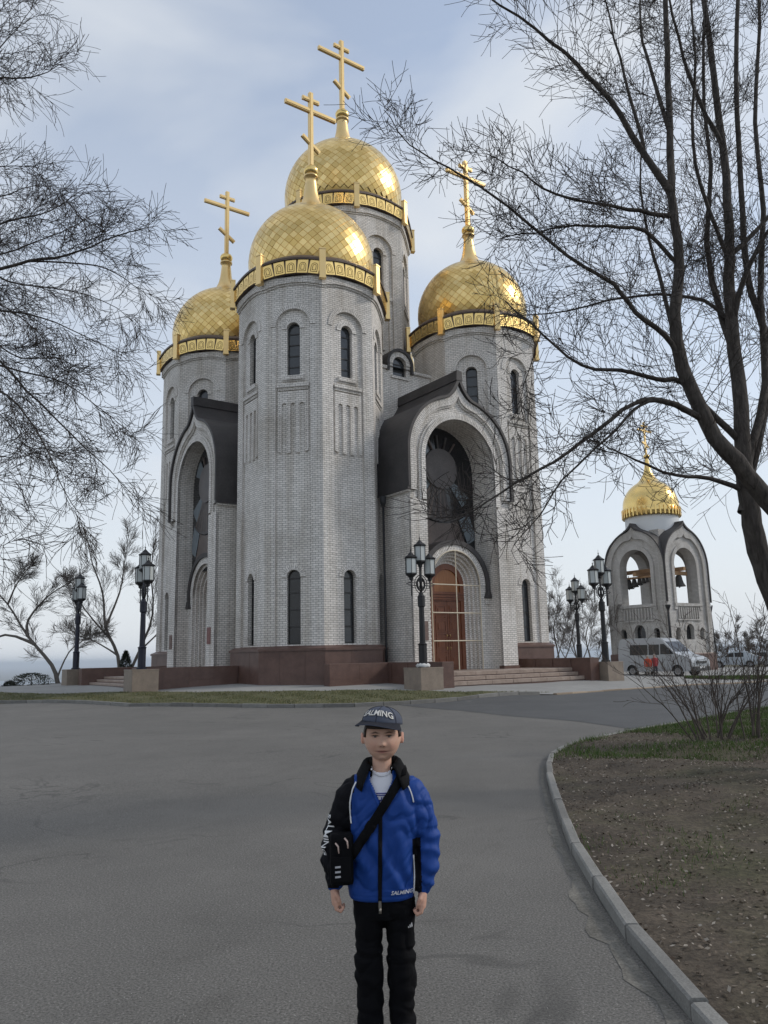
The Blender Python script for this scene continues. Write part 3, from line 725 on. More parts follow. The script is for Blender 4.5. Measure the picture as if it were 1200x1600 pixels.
    for s in (-1,1): bs.prism(rects(.6,1.02,min(s*(w-.02),s*(W+.05)),max(s*(w-.02),s*(W+.05))),T,D-.3,D+.05)
    bs.build('portal_base',M['granite'],church)
    return F
M['disc']=mottled('bronze_disc',(.085,.075,.072),(.12,.105,.10),1.2,.5,20,.003,.4)
M['ray']=mottled('dark_bronze_ray',(.05,.043,.04),(.08,.07,.066),2,.5,20,.003,.4)
M['ray2']=mottled('dull_bronze_ray',(.10,.075,.065),(.14,.11,.095),2,.5,20,.003,.4)
M['glass_p']=mat('pale_window_glass',(.16,.19,.21),.08,0,.6)
M['plaque']=mottled('brown_plaque',(.15,.10,.085),(.2,.14,.12),6,.5,40,.001)
M['plaque_r']=mottled('dull_red_plaque',(.16,.06,.055),(.22,.09,.08),6,.5,40,.001)
TR=lambda a,z,d:(a,-d,z)
TL=lambda a,z,d:(-d,-a,z)
DR,DL=10.42,9.62
F_R=portal(TR,DR,True); F_L=portal(TL,DL,False)

# drainpipe between the near tower and the portal
mb=MB(); x=-SS+3.41*math.tan(pi/8)+.55
px_,py_=-3.62,-8.86
mb.tube([(px_,py_,1.0),(px_,py_,1.9),(px_,py_,8.6)],.055,8); mb.lathe([(.06,8.5),(.14,8.75),(.17,9.05)],10,(px_,py_,0),caps=True)
mb.build('drainpipe',M['black'],church)

# cream-coloured bar frame standing in the doorway
fr=thing('bar_frame','cream painted frame of bars standing in the front doorway of the church','frame',wor(0,-F_R-.05,.88),TH)
def bartube(pts,nm):
    m=MB(); m.tube(pts,.028,6,smooth=False); m.build(nm,M['bar'],fr)
bartube([(0,0,0),(0,0,5.7)],'upright'); bartube([(1.52,0,0),(1.52,0,4.1)],'upright'); bartube([(-1.52,0,0),(-1.52,0,4.1)],'upright')
bartube([(1.52*cos(a),0,4.1+1.52*sin(a)*1.05) for a in np.linspace(0,pi,22)],'hoop')
for z in (1.36,2.68,4.02): bartube([(-1.52,-.02,z),(1.52,-.02,z)],'crossbar')
# ================================================================ terraces, granite walls and lamps
def churchT(T): return lambda a,z,d: tuple(wor(*T(a,z,d)[:2],z))
def gwall(T,a0,a1,d0,d1,z0,z1,label,slabs=True):
    """low granite wall: core, facing slabs and coping, placed in church axes"""
    p=[T(a,0,d)[:2] for a in (a0,a1) for d in (d0,d1)]
    x0,x1=min(q[0] for q in p),max(q[0] for q in p); y0,y1=min(q[1] for q in p),max(q[1] for q in p)
    c=wor((x0+x1)/2,(y0+y1)/2,z0); hx,hy=(x1-x0)/2,(y1-y0)/2; H=z1-z0
    o=thing('granite_wall',label,'low wall',c,TH,'low granite walls around the church')
    m=MB(); m.box(-hx+.03,hx-.03,-hy+.03,hy-.03,-.2,H-.06); m.build('core',M['granite'],o)
    m=MB(); m.bbox(-hx-.005,hx+.005,-hy-.005,hy+.005,H-.06,H,.012); m.build('coping',M['granite'],o)
    for ax,L,s in (('x',hx,-1),('x',hx,1),('y',hy,-1),('y',hy,1)):
        k=max(1,round(2*L/1.25)); 
        for i in range(k):
            for e0,e1 in ((-.2,H*.42),(H*.42,H-.06)):
                u0=-L+2*L*i/k+.003; u1=-L+2*L*(i+1)/k-.003; m=MB(); j=random.uniform(-.003,.003)
                if ax=='x': 
                    ys=sorted((s*(hy+j),s*(hy-.03))); m.box(u0,u1,ys[0],ys[1],e0+.003,e1-.003)
                else:
                    xs=sorted((s*(hx+j),s*(hx-.03))); m.box(xs[0],xs[1],u0+.03,u1-.03,e0+.003,e1-.003)
                m.build('slab',M['granite'],o)
    return o
def steps(T,a0,a1,dtop,zf,zg,label,n=3):
    q=T((a0+a1)/2,0,dtop); o=thing('stone_steps',label,'steps',wor(q[0],q[1],zg),TH,'stone steps up to the church portals')
    inv=lambda P:(P[0]-q[0],P[1]-q[1])
    rise=(zf-zg)/n
    def slab(nm,A0,A1,d0,d1,z0,z1,matn='step'):
        P=[inv(T(a,0,d)) for a in (A0,A1) for d in (d0,d1)]
        m=MB(); m.bbox(min(p[0] for p in P),max(p[0] for p in P),min(p[1] for p in P),max(p[1] for p in P),z0-zg,z1-zg,.012); m.build(nm,M[matn],o)
    for i in range(n):
        d1=dtop+.36*i; z1=zf-rise*i; k=7
        cuts=sorted([a0+(a1-a0)*(j+random.uniform(-.2,.2))/k for j in range(1,k)]); cuts=[a0]+cuts+[a1]
        for A,B_ in zip(cuts[:-1],cuts[1:]):
            slab('step_stone',A+.004,B_-.004,d1-.5 if i else d1-.6,d1+random.uniform(-.008,.008),z1-rise+ (.035 if True else 0),z1+random.uniform(-.003,.003))
        slab('riser',a0,a1,d1-.45,d1-.03,zg-.15,z1-.05,'granite')
    k=6
    for j in range(k):
        for e0,e1 in ((7.6,8.9),(8.9,10.2),(10.2,11.3),(11.3,dtop-.6)):
            slab('floor_slab',a0+(a1-a0)*j/k+.004,a0+(a1-a0)*(j+1)/k-.004,e0+.004,e1-.004,zf-.3,zf+random.uniform(-.002,.002))
    return o
for T,zg,side in ((TR,.31,'front'),(TL,.46,'left')):
    s='right' if side=='front' else 'left'
    fl={'front':('foreground portal with the brown door','in front of the brown double door'),'left':('left portal','at the left portal')}[side]
    steps(T,-3.8,4.4,12.75,.87,zg,f'pale granite steps {fl[1]} of the church')
    gwall(T,-4.4,-3.8,9.2,13.85,zg-.1,1.32,'dark red granite cheek wall left of the steps '+('by the brown door' if side=='front' else 'at the left portal, farthest left of the walls'))
    gwall(T,4.4,5.0,9.2,13.85,zg-.1,1.32,'dark red granite cheek wall right of the steps '+('by the brown door' if side=='front' else 'at the left portal'))
    if side=='front': gwall(T,-7.4,-4.41,9.65,10.1,zg-.1,1.32,'dark red granite wall in front of the nearest tower, left of the lamp')

def lantern(root,x,z,k=1.):
    """six-sided glazed lantern"""
    m=MB(); r=.235; h=.66
    m.lathe([(.02,-.26),(.09,-.2),(.1,-.12),(r*.95,-.03),(r+.015,0),(r+.015,.05),(r-.02,.05)],6,(x,0,z),smooth=False)
    m.lathe([(r-.02,h-.03),(r+.03,h-.03),(r+.05,h+.02),(.16,h+.1),(.05,h+.22),(.02,h+.24),(.02,h+.30),(.035,h+.32),(.008,h+.36),(.006,h+.5)],6,(x,0,z),smooth=False)
    for j in range(6):
        a=2*pi*j/6; m.tube([(x+r*cos(a),0+r*sin(a),z),(x+r*cos(a),r*sin(a),z+h)],.014,4,smooth=False)
    m.lathe([(r,.02),(r,.16)],6,(x,0,z),smooth=False) if False else None
    ln=m.build('lantern',M['black'],root)
    for j in range(6):
        a0=2*pi*j/6; a1=2*pi*(j+1)/6; rr=r-.012
        p=[(x+rr*cos(a0),rr*sin(a0),z+.03),(x+rr*cos(a1),rr*sin(a1),z+.03),(x+rr*cos(a1),rr*sin(a1),z+h-.02),(x+rr*cos(a0),rr*sin(a0),z+h-.02)]
        g=MB(); g.add(p,[(0,1,2,3)]); g.build('pane',M['frost'],ln)
def lamp(a,b,z0,rz,label,metal):
    P=wor(a,b,z0); o=thing('lamp_post',label,'lamp post',P,TH+rz,'three-lantern lamp posts around the church')
    m=MB(); m.bbox(-.56,.56,-.56,.56,-.15,.82,.015); m.bbox(-.57,.57,-.57,.57,.76,.82,.01); m.build('pedestal',M['granite_l'],o)
    zz=.82; m=MB()
    prof=[(.22,0),(.22,.06),(.165,.09),(.165,.86),(.19,.9),(.12,.95),(.105,2.35),(.15,2.4),(.15,2.8),(.10,2.86),(.085,2.95)]
    m.lathe(prof,10,(0,0,zz),smooth=False); m.tube([(0,0,zz+2.9),(0,0,zz+4.02)],.055,8)
    m.build('column',metal,o)
    # ring-and-cross ornament carrying the side lanterns
    m=MB(); c=zz+3.28
    m.tube([(.19*cos(t),0,c+.25*sin(t)) for t in np.linspace(0,2*pi,19)],.045,6,caps=False)
    m.tube([(.31*cos(t),0,c+.36*sin(t)) for t in np.linspace(0,2*pi,19)],.018,5,caps=False)
    for s in (-1,1):
        m.tube([(s*.2,0,c+.05),(s*.62,0,c+.05)],.018,5); m.tube([(s*.2,0,c-.05),(s*.62,0,c-.05)],.018,5); m.tube([(s*.62,0,c),(s*.72,0,c)],.02,5)
        m.tube([(s*.3,0,c+.16),(s*.42,0,c+.14),(s*.45,0,c+.05)],.014,5); m.tube([(s*.3,0,c-.16),(s*.42,0,c-.14),(s*.45,0,c-.05)],.014,5)
        m.tube([(s*.47,0,c+.4),(s*.47,0,c-.42),(s*.47,0,c-.5)],[.03,.025,.01],6)
        m.tube([(0,0,c-.3),(s*.1,0,c-.12),(0,0,c),(-s*.1,0,c+.12),(0,0,c+.3)],.02,5)
    m.build('bracket',M['black'],o)
    lantern(o,0,zz+4.18); lantern(o,-.47,c+.38); lantern(o,.47,c+.38)
    return o
lamp(-5.28,-13.75,.31,0,'black three-lantern lamp post left of the brown double door',M['black'])
lamp(5.62,-13.75,.29,0,'black lamp post beside the granite wall left of the bell tower',M['black'])
lamp(-13.75,-5.35,.46,pi/2,'nearer blue-black lamp post left of the church on a tan pedestal',M['bluemetal'])
lamp(-13.75,5.5,.45,pi/2,'farther blue-black lamp post at the far left edge of the plaza',M['bluemetal'])
lamp(13.4,-5.3,.30,pi/2,'distant lamp post showing above the wall right of the church',M['black'])
m=MB(); random.seed(11)
q=wor(-5.28,-13.75,.31+.83)
ringv=[]
for k,(r_,z_) in enumerate(((.27,.0),(.29,.05),(.24,.11),(.2,.13))):
    for j in range(14): ringv.append(((r_+random.uniform(-.03,.03))*cos(j*2*pi/14),(r_+random.uniform(-.03,.03))*sin(j*2*pi/14),z_+random.uniform(-.015,.03)))
m.add(ringv,[(k*14+j,k*14+(j+1)%14,(k+1)*14+(j+1)%14,(k+1)*14+j) for k in range(3) for j in range(14)],smooth=True)
tag(m.build('white_cloth',mat('white_rag',(.6,.6,.58),.9),None,q),'crumpled white cloth wrapped round the foot of the lamp by the door','cloth')
# ================================================================ bell tower
BS=5.6; KB=Vector((21.35,60.0)); BC=KB+(E_R+E_L)*BS/2
bel=thing('bell_tower','white brick bell tower with open arches and a gold dome','bell tower',(BC.x,BC.y,0),TH)
hb=BS/2
M['brick_f']=brick_mat('white_brick_far',(.60,.58,.55),(.50,.48,.455),(.14,.135,.13),ms=.010)
def bkeel(r,tip,zc,leg):
    k=1.06; a0=math.acos(.45); n=12; pts=[(r,leg)]+[(r*cos(a0*i/n),zc+k*r*sin(a0*i/n)) for i in range(n+1)]
    P0=pts[-1]; C1=(P0[0]*.66,P0[1]+.2*P0[0]); P3=(0,tip); C2=(.2*P0[0],tip-.5)
    for i in range(1,9):
        t=i/8; u=1-t; pts.append(tuple(u**3*P0[j]+3*u*u*t*C1[j]+3*u*t*t*C2[j]+t**3*P3[j] for j in (0,1)))
    return pts+[(-x,y) for x,y in reversed(pts[:-1])]
ZS=8.05; OW=1.45; ZO=5.12
wl_=MB(); rf=MB()
FT=[lambda a,z,d:(a,-d,z),lambda a,z,d:(-d,-a,z),lambda a,z,d:(-a,d,z),lambda a,z,d:(d,a,z)]
for fi,T in enumerate(FT):
    ko=bkeel(hb-.03,11.35,ZS,ZO-.2)
    opening=[(-OW,ZO),(OW,ZO)]+arc(0,ZS,OW,0,pi,18)
    wins=[arch_poly(.5,2.35,3.05),arch_poly(.27,2.35,3.0,-1.55),arch_poly(.27,2.35,3.0,1.55)] if fi<2 else []
    outp=[(-hb+.03,-.4),(hb-.03,-.4)]+ko
    wl_.plate(outp,[opening]+wins,T,hb-.16)
    for h in wins: wl_.strip(h+[h[0]],T,hb-.16,hb-.6)
    if fi<2:
        for h,r_,c in ((3.05,.5,0),(3.,.27,-1.55),(3.,.27,1.55)): ring_wall(wl_,T,r_,r_+.25,h,hb-.16,hb-.11,c,12)
    wl_.strip([(OW,ZO)]+arc(0,ZS,OW,0,pi,18)+[(-OW,ZO)],T,hb-.16,hb-.95)
    wl_.strip([(-OW,ZO),(OW,ZO)],T,hb-.16,hb-.95)
    # inner lining of the opening wall
    wl_.plate(rects(ZO-.5,11.0,-hb+.95,hb-.95),[[(-OW,ZO),(OW,ZO)]+arc(0,ZS,OW,0,pi,18)],lambda s,z,d:T(-s,z,d),hb-.95)
    ki=bkeel(hb-.55,10.6,ZS,ZO-.2); wl_.ring(ki,ko,T,hb); wl_.strip(ki,T,hb-.16,hb)
    ring_wall(wl_,T,OW,OW+.32,ZS,hb-.16,hb-.06,0,20,leg=3.4)
    for s in (-1,1):
        wl_.prism(rects(-.4,ZO-.2,min(s*(hb-.55),s*(hb-.002)),max(s*(hb-.55),s*(hb-.002))),T,hb-.16,hb)
        wl_.prism(rects(ZO-.2,ZO+.0,min(s*(hb-.55),s*(hb-.002)),max(s*(hb-.55),s*(hb-.002))),T,hb-.16,hb-.001)
    # balustrade band of slots
    wl_.prism(rects(4.9,ZO+.02,-OW-.3,OW+.3),T,hb-.16,hb-.02)
    for j in range(10):
        x=-1.26+j*.28; wl_.prism(rects(3.95,4.8,x-.09,x+.02),T,hb-.16,hb-.05)
    wl_.prism(rects(3.8,3.92,-1.5,1.5),T,hb-.16,hb-.05)
    k1=bkeel(hb+.06,11.65,ZS,ZO+.1); k0=bkeel(hb-.03,11.45,ZS,ZO+.1)
    rf.plate(k1+k0[::-1],[],T,hb+.1)
    n_=len(k1); dd_=[min(abs(a),hb) for a,z in k1]
    rf.add([T(a,z,d_) for (a,z),d_ in zip(k1,dd_)]+[T(a,z,hb+.1) for a,z in k1],[(i+1,i,n_+i,n_+i+1) for i in range(n_-1)])
    rf.strip(k0,T,hb-.05,hb+.1)
bel_wall=wl_.build('tower_wall',M['brick_f'],bel)
rf.build('gable_roof',M['roof'],bel)
m=MB(); m.box(-hb+.9,hb-.9,-hb+.9,hb-.9,3.9,4.1); m.build('belfry_floor',M['brick_f'],bel)
for T in FT[:2]:
    for hw_,s_,c in ((.5,3.05,0),(.27,3.,-1.55),(.27,3.,1.55)):
        window(T,hw_,2.36,s_,hb-.5,[],bel,'glass_d',c)
m=MB(); m.lathe([(hb*1.45,-.4),(hb*1.45,1.25),(hb*1.42,1.32),(hb*1.38,1.32)],4,(0,0,0),smooth=False,ph=pi/4); m.build('plinth',M['granite'],bel)
m=MB(); m.lathe([(2.1,10.2),(2.12,12.3)],40); m.build('drum',M['white'],bel)
m=MB(); m.lathe([(2.10,12.28),(2.30,12.25),(2.28,13.05),(2.16,13.1)],48); m.build('gold_rim',M['gold'],bel)
for j in range(40):
    a=2*pi*j/40
    if cos(a-R_(-140))<-.3: continue
    t=MB(); t.box(-.06,.06,-.035,0,.0,.72); o=t.build('rim_panel',M['gold'],bel); o.location=(2.305*cos(a),2.305*sin(a),12.3); o.rotation_euler=(0,0,a+pi/2)
dr=2.22
prof=[(dr*cos(p),13.2+dr*sin(p)*1.02) for p in np.linspace(-.1,1.1,14)]+[(.8,15.4),(.56,15.7),(.36,16.1),(.24,16.55),(.18,17.0),(.15,17.3)]
m=MB(); m.lathe(prof,40); m.build('dome',M['gold'],bel)
m=MB(); m.lathe([(.26*cos(p),.23*sin(p)+17.5) for p in np.linspace(-1.4,1.5,10)],16); m.build('ball',M['gold'],bel)
m=MB()
def bb(x0,z0,x1,z1,w=.07):
    t=Vector((x1-x0,0,z1-z0)).normalized()*1; u=Vector((t.z,0,-t.x))*w
    a=Vector((x0,0,z0)); b=Vector((x1,0,z1)); c=[a+u,b+u,b-u,a-u]
    m.add([v+Vector((0,y,0)) for y in (-.06,.06) for v in c],[(0,1,2,3),(7,6,5,4),(0,4,5,1),(1,5,6,2),(2,6,7,3),(3,7,4,0)])
bb(0,17.6,0,20.5); bb(-.9,19.75,.9,19.75); bb(-.4,20.15,.4,20.15); bb(-.4,18.75,.4,18.35); m.build('cross',M['gold_dull'],bel)
# timber beams and bells
for y in (-1.7,.4): 
    m=MB(); m.box(-hb+.5,hb-.5,y-.14,y+.14,7.45,7.75); m.build('beam',M['beam'],bel)
for x in (-.9,.5):
    m=MB(); m.box(x-.14,x+.14,-hb+.5,hb-.5,7.76,8.06); m.build('beam',M['beam'],bel)
def bell(x,y,z,s,label):
    m=MB(); m.lathe([(.02,.0),(.14,-.02),(.2,-.1),(.24,-.35),(.3,-.55),(.4,-.72),(.42,-.76),(.38,-.76),(.2,-.4),(.05,-.1)],16)
    m.tube([(0,0,.3),(0,0,0)],.03,6); m.tube([(0,0,-.2),(0,0,-.85)],[.02,.05],6)
    o=m.build('bell',M['bell'],None); o.scale=(s,s,s); p=Vector((BC.x,BC.y))+E_R*x+E_L*y; o.location=(p.x,p.y,z); o.rotation_euler=(0,0,TH)
    tag(o,label,'bell','bells hanging in the bell tower')
M['bell']=mottled('dark_bell_bronze',(.03,.028,.024),(.05,.046,.04),3,.5,20,.001)
bell(.5,-1.7,7.45,1.2,'largest dark bell hanging in the right arch of the bell tower')
for j,(yy,sc) in enumerate(((1.5,1.0),(.95,.85),(.45,.7),(.05,.55),(-.3,.45))):
    bell(-1.5,yy+.1,7.3,sc,('first','second','third','fourth','fifth')[j]+' bell from the left in the row under the left arch')
m=MB(); m.box(-1.7,-1.3,-hb+.9,hb-.9,7.3,7.44); m.build('beam',M['beam'],bel)
for T,sx in ((FT[0],-hb-.0),):
    m=MB(); m.tube([T(-hb-.07,4.8,hb+.07),T(-hb-.07,1.3,hb+.07)],.09,8); m.lathe([(.1,0),(.2,.25),(.2,.35)],8,(-hb-.07,-hb-.07,4.6)); m.build('drainpipe',M['black'],bel)
    m=MB(); m.tube([T(hb+.07,5.0,hb+.07),T(hb+.07,4.4,hb-.1),T(hb+.05,1.3,hb+.06)],.06,6); m.build('drainpipe',M['black'],bel)
# ================================================================ bare trees
def px(x,y,Y):
    """world point at distance Y along the sight line of a photograph position"""
    a=(x-600)/FPX; b=(800-y)/FPX
    X=a*cos(ROLL)-b*sin(ROLL); U=a*sin(ROLL)+b*cos(ROLL)
    d=Vector((X,cos(PITCH)-U*sin(PITCH),sin(PITCH)+U*cos(PITCH))); t=Y/d.y
    return Vector((d.x*t,Y,CAMH+d.z*t))
def bark_mat(name,c1,c2,sc=9):
    m=mat(name,c1,.9,0,.2); t=N_(m,'ShaderNodeTexCoord'); mp=N_(m,'ShaderNodeMapping'); mp.inputs['Scale'].default_value=(sc,sc,sc*.22)
    L_(m,t.outputs['Object'],mp.inputs[0]); f=noise(m,1.6,6,.65,vec=mp.outputs[0],dist=.4)
    L_(m,ramp(m,f,[(.3,c1),(.7,c2)]),bsdf(m).inputs['Base Color']); bump(m,f,.8,.02); return m
M['bark']=bark_mat('grey_brown_bark',(.028,.024,.021),(.10,.088,.078),14)
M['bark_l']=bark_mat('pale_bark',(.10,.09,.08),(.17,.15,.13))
M['twig']=mat('twig_bark',(.05,.042,.038),.9,0,.2)
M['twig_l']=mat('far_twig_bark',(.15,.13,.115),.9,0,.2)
M['bud']=mat('dry_leaf_bud',(.11,.075,.045),.9,0,.2)
class Wood:
    def __init__(s): s.pl={}   # (k, sides) -> list of (pts, radii)
    def add(s,pts,rad,sides): s.pl.setdefault((len(pts),sides),[]).append((pts,rad))
    def build(s,name,material,parent):
        V=[];F=[];base=0
        for (k,n),L in s.pl.items():
            P=np.array([p for p,_ in L],float); Rr=np.array([r for _,r in L],float); m=len(L)
            T=np.empty_like(P); T[:,1:-1]=P[:,2:]-P[:,:-2]; T[:,0]=P[:,1]-P[:,0]; T[:,-1]=P[:,-1]-P[:,-2]
            T/=np.maximum(np.linalg.norm(T,axis=2,keepdims=True),1e-9)
            mean=P[:,-1]-P[:,0]; mean/=np.maximum(np.linalg.norm(mean,axis=1,keepdims=True),1e-9)
            ref=np.where(np.abs(mean[:,2:3])<.8,np.array([[0,0,1.]]),np.array([[1.,0,0]]))[:,None,:]
            A=np.cross(T,np.broadcast_to(ref,T.shape)); A/=np.maximum(np.linalg.norm(A,axis=2,keepdims=True),1e-9); B=np.cross(T,A)
            w=2*pi*np.arange(n)/n
            v=P[:,:,None,:]+Rr[:,:,None,None]*(A[:,:,None,:]*np.cos(w)[None,None,:,None]+B[:,:,None,:]*np.sin(w)[None,None,:,None])
            V.append(v.reshape(-1,3))
            i=np.arange(k-1)[:,None]*n; j=np.arange(n)[None,:]; j2=(j+1)%n
            q=np.stack([i+j,i+j2,i+n+j2,i+n+j],-1).reshape(-1,4)
            F.append((q[None]+(base+np.arange(m)*k*n)[:,None,None]).reshape(-1,4)); base+=m*k*n
        V=np.concatenate(V); F=np.concatenate(F)
        me=bpy.data.meshes.new(name); me.vertices.add(len(V)); me.vertices.foreach_set('co',V.ravel())
        me.loops.add(F.size); me.loops.foreach_set('vertex_index',F.ravel().astype(np.int32))
        me.polygons.add(len(F)); me.polygons.foreach_set('loop_start',np.arange(0,F.size,4,dtype=np.int32)); me.polygons.foreach_set('loop_total',np.full(len(F),4,np.int32))
        me.polygons.foreach_set('use_smooth',np.ones(len(F),bool)); me.materials.append(material); me.update(calc_edges=True)
        return link(name,me,parent)
def unit(v): 
    l=math.sqrt(v[0]*v[0]+v[1]*v[1]+v[2]*v[2]) or 1; return (v[0]/l,v[1]/l,v[2]/l)
def rdir(rs):
    while True:
        v=(rs.uniform(-1,1),rs.uniform(-1,1),rs.uniform(-1,1)); l=v[0]**2+v[1]**2+v[2]**2
        if .05<l<1: return unit(v)
def branch(rs,wood,twig,p,d,L,r,lev,maxlev,par):
    """recursive bare branch: wander, tropism, side shoots"""
    k=6 if lev<=1 else 5; pts=[p]; rad=[r]; q=p; seg=L/(k-1); dirs=[d]
    bend=rdir(rs); bs=par['wander']*rs.uniform(.3,1.3); j_=par['wander']*.45
    for i in range(1,k):
        w=rdir(rs)
        d=unit((d[0]+w[0]*j_+bend[0]*bs,d[1]+w[1]*j_+bend[1]*bs,d[2]+w[2]*j_+bend[2]*bs+par['up']*(1 if lev<=par.get('uplev',9) else .3)))
        q=(q[0]+d[0]*seg,q[1]+d[1]*seg,q[2]+d[2]*seg); pts.append(q); dirs.append(d)
        rad.append(max(par['rmin'],r*(1-.72*i/(k-1))))
    sides=8 if r>.05 else (5 if r>.018 else (4 if r>.008 else 3))
    (wood if lev<par.get('woodlev',2) else twig).add(pts,rad,sides)
    shoots(rs,wood,twig,pts,rad,dirs,L,lev,maxlev,par)
def shoots(rs,wood,twig,pts,rad,dirs,L,lev,maxlev,par,n=None,t0=None):
    if lev>=maxlev: return
    k=len(pts); n=n if n is not None else max(2,int(par['n'][min(lev,len(par['n'])-1)]*rs.uniform(.7,1.3))); t0=par.get('t0',.2) if t0 is None else t0
    for c in range(n):
        t=t0+(1-t0)*(c+rs.random())/n; f=t*(k-1); i=min(int(f),k-2); u=f-i
        p=tuple(pts[i][j]+(pts[i+1][j]-pts[i][j])*u for j in range(3)); rr=rad[i]+(rad[i+1]-rad[i])*u
        d=dirs[i+1]; w=rdir(rs); dt=w[0]*d[0]+w[1]*d[1]+w[2]*d[2]; w=unit((w[0]-dt*d[0],w[1]-dt*d[1],w[2]-dt*d[2]))
        if par.get('flat') and rs.random()<par['flat']: w=unit((w[0],w[1]*.5,abs(w[2])))
        a=rs.uniform(*par['ang']); nd=(d[0]*cos(a)+w[0]*sin(a),d[1]*cos(a)+w[1]*sin(a),d[2]*cos(a)+w[2]*sin(a))
        l2=L*rs.uniform(*par['ratio'])*(1.15-.55*t)
        if l2<par['lmin']: l2=par['lmin']*rs.uniform(.6,1.1)
        branch(rs,wood,twig,p,unit(nd),l2,max(par['rmin'],min(rr*.62,l2*par['slim'])),lev+1,maxlev,par)
def limb(rs,wood,twig,pts,r0,r1,par,lev=0,maxlev=3,n=10,Lref=None,t0=.15):
    """a main limb along a given path, smoothed, with shoots"""
    P=[Vector(p) for p in pts]; out=[]
    for i in range(len(P)-1):
        a=P[max(i-1,0)];b=P[i];c=P[i+1];d=P[min(i+2,len(P)-1)]
        for t in (0,.34,.67): out.append(.5*((2*b)+(c-a)*t+(2*a-5*b+4*c-d)*t*t+(3*b-a-3*c+d)*t**3))
    out.append(P[-1]); k=len(out)
    amp=.012
    out=[tuple(v+Vector(rdir(rs))*amp) for v in out]
    rad=[r0+(r1-r0)*(i/(k-1))**.8 for i in range(k)]
    dirs=[unit(tuple(out[min(i+1,k-1)][j]-out[max(i-1,0)][j] for j in range(3))) for i in range(k)]
    (wood if r0>.012 else twig).add(out,rad,10 if r0>.05 else 6)
    L=sum(math.dist(a,b) for a,b in zip(out[:-1],out[1:]))
    shoots(rs,wood,twig,out,rad,dirs,Lref or L*.55,lev,maxlev,par,n,t0)
    return out

# ---- the big tree at the right edge
rs=random.Random(21); W,Tw=Wood(),Wood()
PR=dict(wander=.15,up=.05,rmin=.0034,n=[8,8,3],ang=(.4,1.15),ratio=(.42,.85),lmin=.3,slim=.0055,woodlev=1)
def path(l): return [px(*p) for p in l]
gb=px(1310,1262,10.0); gb.z=G(gb.x,gb.y)-.05
trunk=MB()
tp=[gb]+path([(1262,1060,10),(1212,935,10),(1184,859,10),(1172,800,10),(1163,742,10),(1157,637,10.1),(1143,512,10.3),(1139,430,10.4),(1140,354,10.5),(1129,229,10.8),(1108,62,11.1),(1090,-90,11.5)])
tree_r=thing('tree','large bare tree at the right edge with dark leaning trunks','tree',gb)
def to_local(o,root):
    o.matrix_parent_inverse=Matrix.Identity(4); o.location=-root.location
TR_W=Wood()
limb(rs,TR_W,Tw,tp,.18,.035,PR,0,3,26,2.0,.36)
g2=px(1400,1262,9.6); g2.z=G(g2.x,g2.y)-.05
t2=[g2]+path([(1350,1020,9.5),(1272,860,9.4),(1200,783,9.35),(1150,720,9.3),(1117,683,9.3),(1083,617,9.3),(1062,554,9.3),(1054,492,9.3),(1060,440,9.35),(1058,375,9.4),(1050,304,9.5),(1046,200,9.7),(1042,80,9.9),(1038,-60,10.2)])
limb(rs,TR_W,Tw,t2,.145,.032,PR,0,3,28,1.9,.36)
